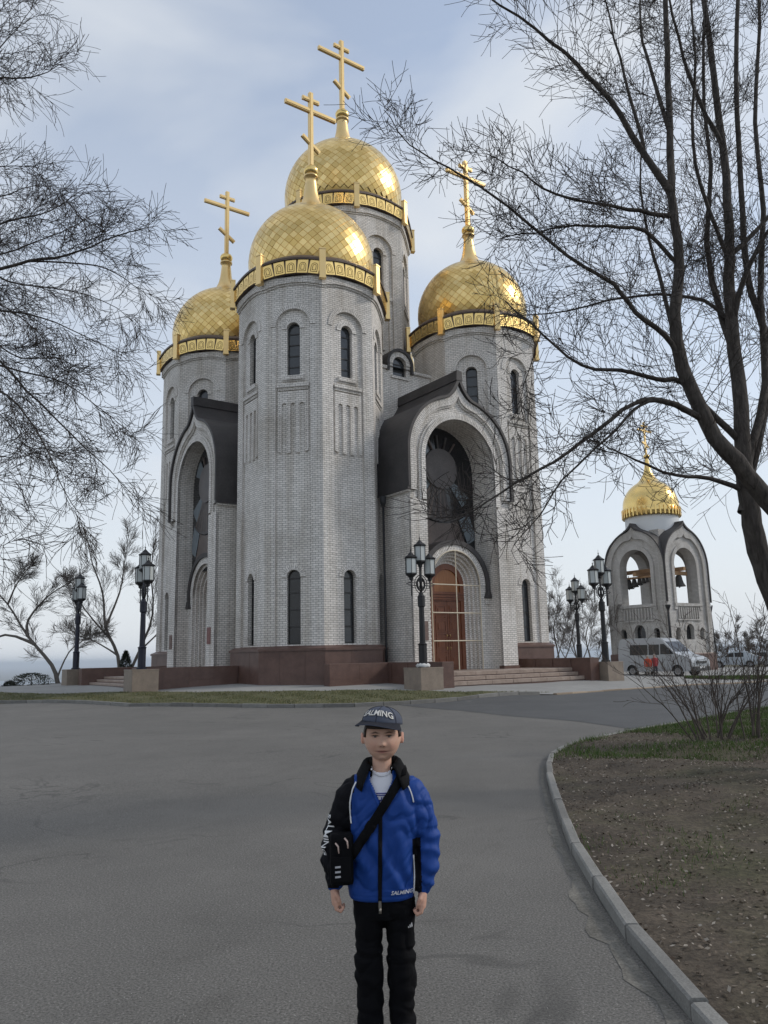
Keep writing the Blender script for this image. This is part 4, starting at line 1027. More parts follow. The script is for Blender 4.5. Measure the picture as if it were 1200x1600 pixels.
for l,r0,r1,n,Lr in (
  ([(1050,304,9.5),(1008,242,9.4),(950,154,9.3),(900,100,9.2),(837,46,9.1),(762,-5,9.0)],.05,.010,15,1.2),
  ([(1203,915,10.0),(1240,800,10.4),(1243,680,10.8),(1222,590,10.85),(1200,530,10.8),(1175,460,10.8),(1163,396,10.8),(1158,292,10.8),(1150,125,11),(1152,0,11.2),(1150,-80,11.4)],.07,.025,14,1.4),
  ([(1157,690,10.05),(1100,633,9.9),(1062,596,9.6),(1025,592,9.4),(967,579,9.2),(908,571,9.0),(846,521,8.9),(790,470,8.8)],.045,.007,16,.95),
  ([(1100,655,9.3),(1033,625,9.1),(992,629,9.0),(933,671,8.8),(867,721,8.6),(804,754,8.5),(742,796,8.4),(690,815,8.3)],.038,.005,16,.75),
  ([(1022,625,9.07),(990,640,9.0),(950,683,8.9),(879,750,8.8),(846,804,8.7),(800,854,8.6)],.022,.004,10,.5),
  ([(1160,765,10),(1108,748,9.8),(1058,744,9.5),(992,719,9.3),(950,700,9.2)],.034,.006,9,.55),
  ([(1047,337,9.45),(1000,330,9.3),(950,321,9.2),(867,304,9.0),(817,271,8.9),(760,240,8.8)],.03,.005,14,.8),
  ([(1066,420,9.4),(1008,362,9.3),(950,354,9.2),(900,352,9.1),(838,363,9.0),(780,372,8.9)],.028,.005,14,.75),
  ([(1060,560,9.3),(1040,525,9.2),(992,487,9.1),(958,442,9.0),(912,417,8.9),(837,358,8.8),(775,308,8.7),(700,262,8.6),(640,225,8.55),(600,170,8.5)],.036,.004,24,.75),
  ([(1142,500,10.3),(1100,470,10.5),(1030,460,10.8),(950,470,11),(860,490,11.2),(780,495,11.4)],.03,.005,14,.9),
  ([(1140,400,10.4),(1190,350,10.6),(1230,300,10.8)],.04,.02,6,1.0),
  ([(1129,229,10.8),(1090,150,10.6),(1060,60,10.5),(1040,-40,10.5)],.035,.012,10,1.1),
  ([(1008,242,9.4),(985,150,9.5),(960,60,9.6),(940,-30,9.7)],.026,.008,10,.9),
  ([(1143,512,10.3),(1165,430,10.2),(1200,360,10.1)],.045,.02,5,.9),
  ([(1140,405,10.42),(1105,320,10.2),(1082,220,10),(1086,90,9.8),(1075,-40,9.7)],.03,.012,10,.9),
  ([(1160,800,10),(1185,690,10.3),(1205,600,10.6)],.06,.04,3,.7),
  ([(1148,560,10.2),(1120,470,10.6),(1105,380,11),(1110,260,11.3),(1098,120,11.6),(1105,-30,11.9)],.05,.018,18,1.1),
  ([(1163,740,10),(1195,600,10.4),(1188,470,10.8),(1192,330,11.1),(1180,190,11.4),(1186,40,11.7),(1180,-50,11.9)],.055,.02,18,1.1),
  ([(1062,554,9.3),(1035,450,9.6),(1015,380,9.9),(1000,290,10.2),(1004,200,10.5)],.03,.008,14,.9),
  ([(1046,200,9.7),(1020,120,9.9),(1000,40,10.1),(1005,-40,10.3)],.03,.01,10,.9),
  ([(846,521,8.9),(820,600,8.9),(800,660,8.9)],.008,.003,6,.4)):
    limb(rs,TR_W,Tw,path(l),r0*1.12,r1*1.1,PR,0,3,int(n*1.4),Lr*1.25)
o=TR_W.build('trunk',M['bark'],tree_r); to_local(o,tree_r)
o=Tw.build('crown',M['twig'],tree_r); to_local(o,tree_r); o['kind']='stuff'

# ---- the tree reaching in from the left
rs=random.Random(5); W,Tw=Wood(),Wood()
PL=dict(wander=.15,up=-.03,rmin=.0042,n=[9,7,3],ang=(.35,1.05),ratio=(.5,.95),lmin=.45,slim=.0055,woodlev=1)
gl_=Vector((-9.6,12.6,0)); gl_.z=G(gl_.x,gl_.y)-.05
tree_l=thing('tree','bare tree with drooping branches reaching in from the left edge','tree',gl_)
def pl(l,Y): return [px(a-28,b,Y+c) for a,b,c in l]
stem=[gl_,Vector((-9.5,12.6,2.5)),Vector((-9.3,12.6,5)),Vector((-9.1,12.8,7.5)),Vector((-8.9,13,10)),Vector((-8.6,13.2,13))]
limb(rs,W,Tw,stem,.2,.05,PL,0,2,4,1.5,.5)
for l,r0,r1,n,Lr in (
  ([(-260,520,0),(-120,470,0),(-40,448,0),(0,430,0),(75,408,0),(130,400,0),(170,385,0),(230,362,0),(275,352,0)],.055,.005,22,1.15),
  ([(75,408,0),(160,412,.2),(205,425,.3),(250,455,.3),(272,475,.3)],.018,.004,10,.6),
  ([(-260,420,.4),(-90,372,.4),(0,358,.4),(60,340,.3),(105,330,.2),(165,292,.1)],.04,.005,20,1.0),
  ([(-260,180,-.3),(-80,150,-.3),(0,125,-.3),(50,122,-.3),(90,118,-.3),(125,98,-.3)],.035,.005,14,.8),
  ([(-260,560,.6),(-60,540,.6),(0,540,.6),(70,610,.5),(140,680,.4),(200,735,.3),(245,785,.2)],.04,.004,22,1.0),
  ([(-260,520,.9),(-40,480,.9),(20,485,.9),(90,495,.8),(160,525,.7),(225,560,.6)],.035,.004,20,.95),
  ([(-260,600,-.5),(-40,590,-.5),(20,605,-.5),(70,650,-.5),(105,710,-.5),(130,770,-.5),(160,812,-.5)],.03,.004,18,.8),
  ([(-200,660,.2),(-60,690,.2),(20,712,.2),(60,714,.2),(105,703,.2)],.022,.004,10,.55),
  ([(-200,800,-.8),(-60,835,-.8),(0,850,-.8),(25,855,-.8),(50,842,-.8),(78,815,-.8)],.012,.0035,7,.4),
  ([(-200,40,-.2),(-60,100,-.2),(0,92,-.2),(40,62,-.2),(78,14,-.2)],.03,.005,14,.8),
  ([(-200,640,1.1),(-30,570,1.1),(60,580,1.1),(130,600,1.1),(200,650,1.1),(235,680,1.1)],.03,.004,20,.9),
  ([(-200,300,.8),(-60,280,.8),(20,260,.8),(90,262,.8)],.028,.005,14,.8),
  ([(-220,440,1.3),(-40,410,1.3),(40,440,1.3),(110,450,1.3),(190,470,1.3),(240,505,1.3)],.03,.004,20,.9),
  ([(-220,360,1.5),(-60,390,1.5),(10,400,1.5),(80,380,1.5),(150,350,1.5),(205,318,1.5)],.03,.004,20,.9),
  ([(-200,700,.6),(-60,740,.6),(0,745,.6),(30,770,.6),(60,790,.6)],.015,.004,9,.5),
  ([(-230,470,1.8),(-60,440,1.8),(20,470,1.8),(90,520,1.8),(150,590,1.8)],.028,.004,20,.9),
  ([(-230,620,1.6),(-60,600,1.6),(20,640,1.6),(70,690,1.6),(130,710,1.6)],.024,.004,18,.8),
  ([(-230,250,1.6),(-60,300,1.6),(20,310,1.6),(80,290,1.6),(130,295,1.6)],.024,.004,16,.8),
  ([(-230,60,1.2),(-60,40,1.2),(10,30,1.2),(50,-10,1.2)],.024,.004,14,.8),
  ([(-200,500,.1),(-60,500,.1),(10,530,.1),(60,560,.1),(120,560,.1),(180,590,.1)],.03,.004,20,.9)):
    limb(rs,W,Tw,pl(l,13.0),r0,r1,PL,0,3,n,Lr*.92,.25)
o=W.build('trunk',M['bark'],tree_l); to_local(o,tree_l)
o=Tw.build('crown',M['twig'],tree_l); to_local(o,tree_l); o['kind']='stuff'

# ---- standing trees in the distance
def far_tree(base,stems,label,seed,par,maxlev=3,n=12,rbase=.16,lref=2.5,name='tree',tm='twig_l',bm='bark_l',group=None,t0=.3):
    rs=random.Random(seed); W,Tw=Wood(),Wood(); root=thing(name,label,'tree' if name=='tree' else 'shrub',base,0,group)
    for s in stems:
        limb(rs,W,Tw,[base+Vector(p) for p in s[0]],rbase*s[1],rbase*s[1]*.12,par,0,maxlev,n,lref*s[1]**.5,t0)
    o=W.build('trunk' if name=='tree' else 'stem',M[bm],root); to_local(o,root)
    o=Tw.build('crown',M[tm],root); to_local(o,root); o['kind']='stuff'
    return root
PF=dict(wander=.12,up=.07,rmin=.008,n=[8,8,5],ang=(.3,.75),ratio=(.4,.7),lmin=.5,slim=.008,woodlev=1)
b=px(190,1046,54); b.z=G(b.x,b.y)-.6
far_tree(b,[([(0,0,0),(-.3,0,2.2),(-1.2,0,4.2),(-1.5,0,6.5),(-2.3,0,8.5),(-2.8,.3,10.2)],1.0),([(.1,0,.2),(1.1,.2,2.5),(1.9,.3,5),(1.7,.3,8),(2.0,.2,10.8)],.85),
   ([(-1.2,0,4.2),(-.5,.5,6.5),(-.3,.6,8.5),(-.1,.8,10.6)],.6),([(-.9,0,3.4),(-2.6,-.3,5.4),(-3.6,-.4,7.4)],.55),([(1.1,.2,2.5),(2.6,.2,4.0),(3.4,.2,5.8)],.5),([(-.4,0,2.3),(-2.2,.3,3.3),(-4.2,.4,3.9)],.45)],
   'tall bare tree with a forked trunk behind the left lamp post',31,PF,3,20,.15,3.0)
b=px(92,1072,47); b.z=G(b.x,b.y)-.2
PW=dict(PF,up=.02,rmin=.008,wander=.13)
far_tree(b,[([(0,0,0),(-.5,0,1.3),(-2.0,0,3.0),(-3.3,0,4.9),(-4.6,.1,6.2)],1.0),([(-2.0,0,3.0),(-2.1,.2,4.0),(-1.0,.3,5.4),(.6,.3,6.4)],.75),([(-1.5,0,2.5),(-3.2,-.3,3.1),(-4.8,-.4,2.2),(-5.6,-.4,.9)],.7),([(-.1,0,.6),(.4,.2,2.0),(1.4,.3,2.8),(2.3,.3,3.1)],.4),([(-3.3,0,4.9),(-3.0,.4,6.2),(-2.4,.6,7.2)],.5)],
   'bare leaning tree at the far left above the hazy valley',32,PW,3,18,.15,2.3)
for i,(x,Y,h,sd) in enumerate(((872,66,7.2,41),(900,70,6.6,42),(922,64,6.0,43),(858,74,6.5,44))):
    b=px(x,1040,Y); b.z=G(b.x,b.y)-.8; k=h/7
    far_tree(b,[([(0,0,0),(.1,0,1.8*k),(-.2,0,4*k),(.3,0,6*k),(.2,0,8*k)],1.),([(0,0,.6),(1.0,.2,2.4*k),(1.7,.3,4.6*k),(2.2,.3,6.2*k)],.75),([(0,0,.4),(-1.0,.2,2.2*k),(-1.8,.3,4.4*k),(-2.2,.3,6.0*k)],.7)],
       ('bare tree just right of the church, behind the granite wall','bare tree seen behind the distant lamp post','low bare tree left of the bell tower, behind the lamp post','bare tree nearest the church wall on its right side')[i],sd,dict(PF,wander=.13,up=.04),3,15,.09,2.6)
rr=random.Random(8)
for i,(x,Y,h) in enumerate(((1135,105,7),(1152,98,6),(1172,112,8),(1192,100,7),(1215,95,8),(1120,120,6))):
    b=px(x,1030,Y); b.z=G(b.x,b.y)-1.0; k=h/7
    far_tree(b,[([(0,0,0),(.1,0,2*k),(-.2,0,4*k),(.3,0,7*k)],1.),([(0,0,.5),(1.2,.2,2.4*k),(1.8,.3,5*k)],.7),([(0,0,.4),(-1.2,.2,2.2*k),(-1.9,.3,4.6*k)],.7)],
       ('leftmost','second','fourth','fifth','rightmost','third')[i]+' from the left'*(0<i<5 and i!=4 or i==5)+' of the bare far-off trees right of the bell tower',60+i,dict(PF,wander=.13,up=.05,rmin=.014),3,10,.11,2.6,group='far trees right of the bell tower')

# ---- leafless shrubs on the verge
PS=dict(wander=.13,up=.04,rmin=.0034,n=[7,4,3],ang=(.35,.9),ratio=(.4,.75),lmin=.2,slim=.008,woodlev=1)
M['twig_s']=mat('shrub_twig',(.085,.068,.058),.9,0,.2); M['bark_s']=bark_mat('shrub_bark',(.07,.058,.05),(.12,.10,.085))
def shrub(x,y,Y,H,label,seed,stems,spread,lean=0.):
    b=px(x,y,Y); b.z=G(b.x,b.y)+.10; r2=random.Random(seed); ss=[]
    for i in range(stems):
        a=r2.uniform(0,2*pi); sp=spread*math.sqrt(r2.random()); h=H*r2.uniform(.6,1.0)*(1-.25*(sp/spread)**2)
        ex,ey=sp*cos(a)+lean*h,sp*sin(a)*.6
        x0,y0=.12*ex+r2.uniform(-.15,.15),.12*ey+r2.uniform(-.12,.12)
        ss.append(([(x0,y0,-.1),(x0+.22*(ex-x0),y0+.25*(ey-y0),h*.3),(x0+.5*(ex-x0)+r2.uniform(-.1,.1),y0+.5*(ey-y0),h*.6),(ex+r2.uniform(-.1,.1),ey,h)],r2.uniform(.6,1.1)))
    return far_tree(b,ss,label,seed,PS,2,9,.021,1.0,'shrub','twig_s','bark_s',None,.2)
shrub(1115,1172,13.3,2.5,'broad leafless shrub with many stems on the verge in front of the parked van',71,17,1.75,-.10)
shrub(1178,1176,13.0,2.7,'taller leafless shrub on the verge at the right edge of the picture',72,8,.9,.08)
# ---- conifers
def conifer(base,H,rad,label,seed,shape='cone',n=2200,color=(.035,.045,.028)):
    r2=random.Random(seed); root=thing('conifer',label,'conifer',base); mc=mat('needles',color,.9,0,.2)
    t=MB(); t.tube([(0,0,-.3),(0,0,H*.95)],[rad*.08,.01],6); t.build('trunk',M['bark'],root)
    f=MB()
    for i in range(n):
        h=r2.random()**.8; z=H*(.05+.95*h); rr_=rad*((1-h)**.75 if shape=='cone' else math.sqrt(max(0,1-(2*h-.7)**2*.6)))*r2.uniform(.45,1.05); a=r2.uniform(0,2*pi)
        c=Vector((rr_*cos(a),rr_*sin(a),z)); d=Vector((cos(a)+r2.uniform(-.6,.6),sin(a)+r2.uniform(-.6,.6),r2.uniform(-.1,1.1))).normalized(); s=d.orthogonal().normalized()*r2.uniform(.02,.045)*max(H,2)/3; l=d*r2.uniform(.1,.26)*max(H,2)/3
        u=d.cross(s).normalized()*s.length
        f.add([c+s,c-s,c+l,c+u,c-u],[(0,1,2),(3,4,2)])
    o=f.build('foliage',mc,root); o['kind']='stuff'
b=px(196,1043,50); b.z=G(b.x,b.y)-.2; conifer(b,2.0,.65,'small dark conifer behind the nearer left lamp post',81)
b=px(48,1078,45); b.z=G(b.x,b.y)-.5; conifer(b,1.15,1.25,'low spreading juniper at the plaza edge on the far left',82,'dome',1300,(.055,.062,.042))
b=px(15,1076,45); b.z=G(b.x,b.y)-.5; conifer(b,.75,.4,'tiny dark bush at the far left edge of the plaza',83,'dome',900,(.03,.035,.025))
# ================================================================ the boy
from mathutils.bvhtree import BVHTree
from mathutils import noise as mnoise
BOY=Vector((-.035,3.75,0)); BOY.z=G(BOY.x,BOY.y)
boy=thing('person','boy in a blue and black jacket, cap and black trousers standing on the road','person',BOY)
def loft(mb,rings,n=28,mat_=0):
    """rings: (center, axis_u, axis_v, a, b[, power])"""
    vs=[]
    for c,u,v,a,b,*pw in rings:
        pw=pw[0] if pw else 2.; c=Vector(c);u=Vector(u);v=Vector(v)
        for j in range(n):
            w=2*pi*j/n; cx_,sx_=cos(w),sin(w)
            ex=math.copysign(abs(cx_)**(2/pw),cx_); ey=math.copysign(abs(sx_)**(2/pw),sx_)
            vs.append(c+u*(a*ex)+v*(b*ey))
    k=len(rings); fs=[(i*n+j,i*n+(j+1)%n,(i+1)*n+(j+1)%n,(i+1)*n+j) for i in range(k-1) for j in range(n)]
    fs+=[tuple(reversed(range(n))),tuple(range((k-1)*n,k*n))]; mb.add(vs,fs,mat_,smooth=True)
def zloft(mb,rows,n=32): loft(mb,[((x,y,z),(1,0,0),(0,1,0),a,b,*p) for z,x,y,a,b,*p in rows],n)
def chain(mb,pts,rad,n=14):
    """capsule-like chain with rounded ends"""
    P=[Vector(p) for p in pts]; R0=list(rad)
    d0=(P[0]-P[1]).normalized(); d1=(P[-1]-P[-2]).normalized()
    pp=[P[0]+d0*R0[0]*.85,P[0]+d0*R0[0]*.5]+P+[P[-1]+d1*R0[-1]*.5,P[-1]+d1*R0[-1]*.85]; rr=[R0[0]*.4,R0[0]*.82]+R0+[R0[-1]*.82,R0[-1]*.4]
    mb.tube(pp,rr,n)
def remesh(mb,vox,smooth=4,disp=None):
    me=bpy.data.meshes.new('tmp'); me.from_pydata(mb.v,[],mb.f); ob=bpy.data.objects.new('tmp',me); COL.objects.link(ob)
    m=ob.modifiers.new('r','REMESH'); m.mode='VOXEL'; m.voxel_size=vox; m.use_smooth_shade=True
    if smooth: s=ob.modifiers.new('s','SMOOTH'); s.factor=.5; s.iterations=smooth
    dg=bpy.context.evaluated_depsgraph_get(); dg.update()
    out=bpy.data.meshes.new_from_object(ob.evaluated_get(dg)); bpy.data.objects.remove(ob); bpy.data.meshes.remove(me)
    if disp:
        nv_=len(out.vertices); co=np.empty(nv_*3,np.float32); no=np.empty(nv_*3,np.float32)
        out.vertices.foreach_get('co',co); out.vertices.foreach_get('normal',no); co=co.reshape(-1,3); no=no.reshape(-1,3)
        dd=np.array([disp(Vector(c),n) for c,n in zip(co,no)]); out.vertices.foreach_set('co',(co+no*dd[:,None]).astype(np.float32).ravel()); out.update()
    out.polygons.foreach_set('use_smooth',np.ones(len(out.polygons),bool))
    return out
def obj_from(me,name,mats,parent,pick=None):
    me.materials.clear()
    for m in mats: me.materials.append(m)
    me.name=name
    if pick:
        idx=[pick(p.center) for p in me.polygons]; me.polygons.foreach_set('material_index',np.array(idx,np.int32))
    return link(name,me,parent)
def gss(x,y,cx,cy,sx,sy): return math.exp(-((x-cx)/sx)**2-((y-cy)/sy)**2)

# ---- body: one continuous mesh (head, neck, trunk, arms, hands, legs)
HC=Vector((.004,-.012,1.236))            # head centre
body=MB()
nu,nv=72,56; hv=[]
for i in range(nv+1):
    th=pi*i/nv
    for j in range(nu):
        ph=2*pi*j/nu; x=sin(th)*cos(ph); y=sin(th)*sin(ph); z=cos(th)
        X,Y,Z=.0835*x,.089*y,.107*z
        lo=max(0,-z)                               # jaw narrows, face flattens a little
        X*=1-.15*lo**2.6-.04*max(0,z)**2; Y*=1-.18*lo**2*(1 if y>0 else .25)
        if y<0:
            fx,fz=X,Z
            Y+=.006*(1-abs(x))*(1 if -.6<z<.5 else .4)
            nose=.0165*gss(fx,fz,0,-.027,.0115,.012)+.007*gss(fx,fz,0,-.006,.008,.022)+.006*(gss(fx,fz,.011,-.03,.006,.007)+gss(fx,fz,-.011,-.03,.006,.007))
            sock=-.0105*(gss(fx,fz,.031,.008,.017,.011)+gss(fx,fz,-.031,.008,.017,.011))
            brow=.004*(gss(fx,fz,.03,.027,.022,.007)+gss(fx,fz,-.03,.027,.022,.007))
            cheek=.006*(gss(fx,fz,.038,-.028,.02,.02)+gss(fx,fz,-.038,-.028,.02,.02))
            lips=.0065*gss(fx,fz,0,-.054,.021,.0045)+.006*gss(fx,fz,0,-.063,.014,.005)-.0055*gss(fx,fz,0,-.0585,.022,.0022)
            chin=.008*gss(fx,fz,0,-.09,.018,.012)-.004*gss(fx,fz,0,-.075,.02,.006)
            Y-=nose+sock+brow+cheek+lips+chin
        hv.append((HC.x+X,HC.y+Y,HC.z+Z))
body.add(hv,[(i*nu+j,(i+1)*nu+j,(i+1)*nu+(j+1)%nu,i*nu+(j+1)%nu) for i in range(nv) for j in range(nu)])
for s in (-1,1):                                   # ears
    loft(body,[((HC.x+s*.076,HC.y+.016,HC.z-.008),(0,.25,.97),(0,1,-.2),.014,.009),((HC.x+s*.085,HC.y+.014,HC.z-.008),(0,.25,.97),(0,1,-.2),.024,.014),((HC.x+s*.094,HC.y+.018,HC.z-.006),(0,.25,.97),(0,1,-.2),.027,.016),((HC.x+s*.099,HC.y+.024,HC.z-.004),(0,.25,.97),(0,1,-.2),.019,.010)],16)
chain(body,[(.0,.012,1.20),(0,.012,1.10),(0,.014,1.05)],[.043,.044,.055],20)
zloft(body,[(.50,0,.01,.10,.07),(.62,0,.01,.105,.07),(.78,0,.01,.112,.076),(.92,0,.01,.12,.078),(1.0,0,.01,.12,.07),(1.04,0,.012,.10,.066),(1.075,0,.014,.06,.052)],24)
ARM={-1:[(-.12,.012,1.0),(-.165,.012,.92),(-.212,.016,.79),(-.226,-.012,.66),(-.222,-.026,.605)],1:[(.12,.012,.99),(.155,.012,.91),(.192,.016,.79),(.182,-.012,.65),(.170,-.026,.585)]}
for s in (-1,1):
    chain(body,ARM[s],[.036,.034,.030,.025,.023],16)
    chain(body,[(s*.068,.01,.56),(s*.068,.008,.33),(s*.066,.012,.08)],[.045,.038,.032],18)
    # hand: palm, four curled fingers, thumb
    w=Vector(ARM[s][-1]); dn=Vector((s*-.10,-.12,-1)).normalized(); fw=Vector((0,-1,.1)).normalized(); sd=Vector((s*1.0,-.15,0)).normalized()
    palm=w+dn*.042
    loft(body,[(w+dn*.000,fw,sd,.022,.020),(w+dn*.022,fw,sd,.031,.020),(palm,fw,sd,.037,.020),(w+dn*.066,fw,sd,.038,.019),(w+dn*.078,fw,sd,.034,.017)],16)
    for f,(off,ln,rf_) in enumerate(((-.026,.96,.0088),(-.009,1.05,.0092),(.008,1.0,.0088),(.024,.8,.0078))):
        k0=w+dn*.072-fw*off*1.12; inw=-sd
        chain(body,[k0-dn*.01,k0+dn*.020*ln+inw*.003,k0+dn*.030*ln+inw*.020,k0+dn*.014*ln+inw*.032],[rf_*1.18,rf_*1.1,rf_*1.05,rf_*.92],10)
    t0=w+dn*.022+fw*.024-sd*.004
    chain(body,[t0,t0+fw*.014+dn*.016-sd*.008,t0+fw*.012+dn*.036-sd*.014,t0+fw*.004+dn*.050-sd*.016],[.0105,.0105,.0095,.008],10)
bme=remesh(body,.0035,2)
attr=bme.color_attributes.new('Col','FLOAT_COLOR','POINT'); cols=[]
for v in bme.vertices:
    c=v.co; x,z=c.x-HC.x,c.z-HC.z; col=np.array([.58,.36,.265])
    if c.z>1.1 and c.y<HC.y:
        col=col*(1-.0)+0; r_=.55*(gss(x,z,.04,-.03,.022,.022)+gss(x,z,-.04,-.03,.022,.022)); col=col*(1-r_*.45)+np.array([.60,.26,.20])*r_*.45
        l=min(1,1.0*gss(x,z,0,-.0585,.021,.0075)); col=col*(1-l)+np.array([.36,.13,.11])*l
        l=min(1,1.3*gss(x,z,0,-.0585+.05*abs(x)*abs(x)*40,.027,.0022)); col=col*(1-l)+np.array([.10,.035,.03])*l
        for s in (-1,1):
            b_=min(1,1.4*gss(x,z,s*.031,.0265-.004*abs(x-s*.031)/.015,.018,.0035)); col=col*(1-b_)+np.array([.07,.04,.028])*b_
            b_=min(1,1.0*gss(x,z,s*.007,-.034,.004,.0028)); col=col*(1-b_)+np.array([.16,.06,.045])*b_
            b_=min(1,1.5*gss(x,z,s*.031,.0115,.016,.0034)); col=col*(1-b_)+np.array([.04,.025,.02])*b_  # dark lid line, with shade over the eyes painted into the skin colour
    if abs(x)>.085 and c.z>1.1: col=np.array([.56,.29,.21])
    if c.z<.66: col=np.array([.52,.30,.22])
    cols.append((*col,1))
attr.data.foreach_set('color',np.array(cols,np.float32).ravel())
skin=mat('skin',(.45,.26,.18),.55,0,.35); at_=N_(skin,'ShaderNodeVertexColor'); at_.layer_name='Col'; L_(skin,at_.outputs[0],bsdf(skin).inputs['Base Color'])
bsdf(skin).inputs['Subsurface Weight'].default_value=.08; bsdf(skin).inputs['Subsurface Radius'].default_value=(.01,.004,.002)
obj_from(bme,'body',[skin],boy)
bvb=BVHTree.FromPolygons([v.co.copy() for v in bme.vertices],[tuple(p.vertices) for p in bme.polygons])
for s in (-1,1):
    hit_=bvb.ray_cast(Vector((HC.x+s*.031,-1,HC.z+.007)),Vector((0,1,0)))[0]
    e=MB(); e.lathe([(.0105*cos(a),.0105*sin(a)) for a in np.linspace(-pi/2+.01,pi/2-.01,10)],14); ev=e.build('eye',[mat('eye_white',(.36,.33,.31),.3)],boy,hit_+Vector((0,.0075,-.0005))); ev.scale=(1.15,1,.36)
    e=MB(); e.lathe([(.0001,-.0011),(.003,-.001),(.0058,0)],14); ir=e.build('iris',[mat('dark_iris',(.03,.025,.02),.2)],boy,hit_+Vector((0,-.0036,-.0003))); ir.rotation_euler=(pi/2,0,0); ir.scale=(1,.6,1)

# ---- clothing
def fold(c,sc,amp): return amp*(mnoise.noise(Vector((c.x*sc[0],c.y*sc[1],c.z*sc[2]))))
BLUE=mat('blue_nylon',(.008,.046,.225),.62,0,.22); BLACKN=mat('black_nylon',(.004,.004,.006),.75,0,.15); TROU=mat('black_trouser_cloth',(.004,.004,.005),.9,0,.12); DARKB=mat('black_fabric',(.005,.005,.006),.85,0,.15)
WHITE=mat('white_print',(.72,.72,.72),.6); 
def cloth_bump(m,s=600,st=.15): bump(m,noise(m,s,2,.5,'Object'),st,.0006)
for m_ in (BLUE,BLACKN): cloth_bump(m_,300)
jk=MB()
zloft(jk,[(.548,-.012,.005,.138,.098,2.6),(.56,-.012,.005,.147,.107,2.5),(.60,-.011,.005,.150,.112,2.4),(.68,-.008,.005,.151,.115,2.4),(.78,-.004,.005,.155,.117,2.4),(.88,0,.005,.160,.115,2.4),(.95,0,.006,.162,.108,2.3),(1.0,0,.008,.155,.098,2.2),(1.04,0,.010,.128,.086,2.1),(1.07,0,.012,.092,.076),(1.095,0,.014,.070,.068)],40)
SL={-1:([(-.115,.012,1.01),(-.150,.010,.965),(-.185,.010,.89),(-.215,.016,.80),(-.226,.004,.74),(-.230,-.010,.68),(-.224,-.022,.635),(-.222,-.024,.612)],[.070,.073,.068,.062,.060,.056,.046,.038]),
     1:([(.115,.012,1.0),(.146,.010,.955),(.174,.010,.885),(.194,.016,.80),(.196,.004,.74),(.190,-.010,.67),(.176,-.022,.615),(.172,-.024,.592)],[.070,.073,.068,.062,.060,.056,.046,.038])}
for s in (-1,1): chain(jk,*SL[s],n=22)
def jdisp(c,n):
    d=fold(c,(9,9,5),.007)+fold(c,(22,22,14),.003)
    d-=.007*max(0,1-4.5*abs(mnoise.noise(Vector((c.x*7+c.z*4,c.y*5,c.z*6-c.x*6)))))+.005*max(0,1-4*abs(mnoise.noise(Vector((c.x*15-c.z*9,c.y*12,c.z*11+7)))))
    if abs(c.x)>.150: d+=.004*sin(c.z*95+c.x*30+2*mnoise.noise(c*14))*(1 if c.z<.84 else .35)
    else:
        d+=.006*sin((c.x*1.0+c.z*.45)*62+2.5*mnoise.noise(c*7))*max(0,min(1,(.98-c.z)*4))
        if c.z<.60: d+=.006*sin(c.x*70+3*mnoise.noise(c*10))-(.007 if c.z<.575 else 0)
    if c.z<.60: d*=max(0,(c.z-.55)/.05)*.6
    return d
jme=remesh(jk,.0046,4,jdisp)
bm_=bmesh.new(); bm_.from_mesh(jme)
dele=[f for f in bm_.faces if (f.calc_center_median().y<.02 and f.calc_center_median().z>.945 and abs(f.calc_center_median().x+.004)<.052*min(1.,(f.calc_center_median().z-.945)/.11)) or f.calc_center_median().z>1.088]
bmesh.ops.delete(bm_,geom=dele,context='FACES'); bm_.to_mesh(jme); bm_.free()
def jpick(c):
    if c.x<-.140-.12*max(0,1.0-c.z)*.2 and c.z>.60 and not (c.z<.62 and c.x>-.2): return 1
    if c.x<-.128 and c.z>1.0: return 1
    if c.y>.055 and c.x<-.1: return 1
    if .128<c.x<.165 and .575<c.z<.80 and c.y>-.06: return 1
    return 0
jacket=obj_from(jme,'jacket',[BLUE,BLACKN],boy,jpick)
sol=jacket.modifiers.new('thickness','SOLIDIFY'); sol.thickness=.004; sol.offset=-1
bvj=BVHTree.FromPolygons([v.co.copy() for v in jme.vertices],[tuple(p.vertices) for p in jme.polygons])
def front(x,z,off=.003,bv=None):
    h=(bv or bvj).ray_cast(Vector((x,-1,z)),Vector((0,1,0)))
    if h[0] is None: return Vector((x,-.09,z))
    return h[0]+Vector((0,-off,0))
def ribbon(name,pts,width,material,parent,off=.004,bv=None,thick=.002,fixed=None):
    """band laid on a surface along (x,z) points"""
    P=[Vector((x,0,z)) for x,z in pts]; V=[]; F=[]
    for i,p in enumerate(P):
        t=(P[min(i+1,len(P)-1)]-P[max(i-1,0)]).normalized(); u=Vector((-t.z,0,t.x))*width/2
        for k in (-1,-.34,.34,1):
            q=p+u*k; V.append(front(q.x,q.z,off,bv))
    m=MB(); n=4; m.add(V,[(i*n+j,i*n+j+1,(i+1)*n+j+1,(i+1)*n+j) for i in range(len(P)-1) for j in range(n-1)],smooth=True)
    o=m.build(name,material,parent); s=o.modifiers.new('t','SOLIDIFY'); s.thickness=thick*2; s.offset=0; return o
def lerp(a,b,n): return [(a[0]+(b[0]-a[0])*i/n,a[1]+(b[1]-a[1])*i/n) for i in range(n+1)]
ribbon('zip',lerp((-.010,.945),(-.020,.555),26),.017,DARKB,jacket)
m=MB(); m.box(-.006,.006,-.004,.004,-.03,0); m.tube([(0,0,-.028),(0,0,-.05)],.006,8); m.build('zip_pull',mat('zip_metal',(.25,.23,.2),.4,.8),jacket,front(-.02,.56,.012))
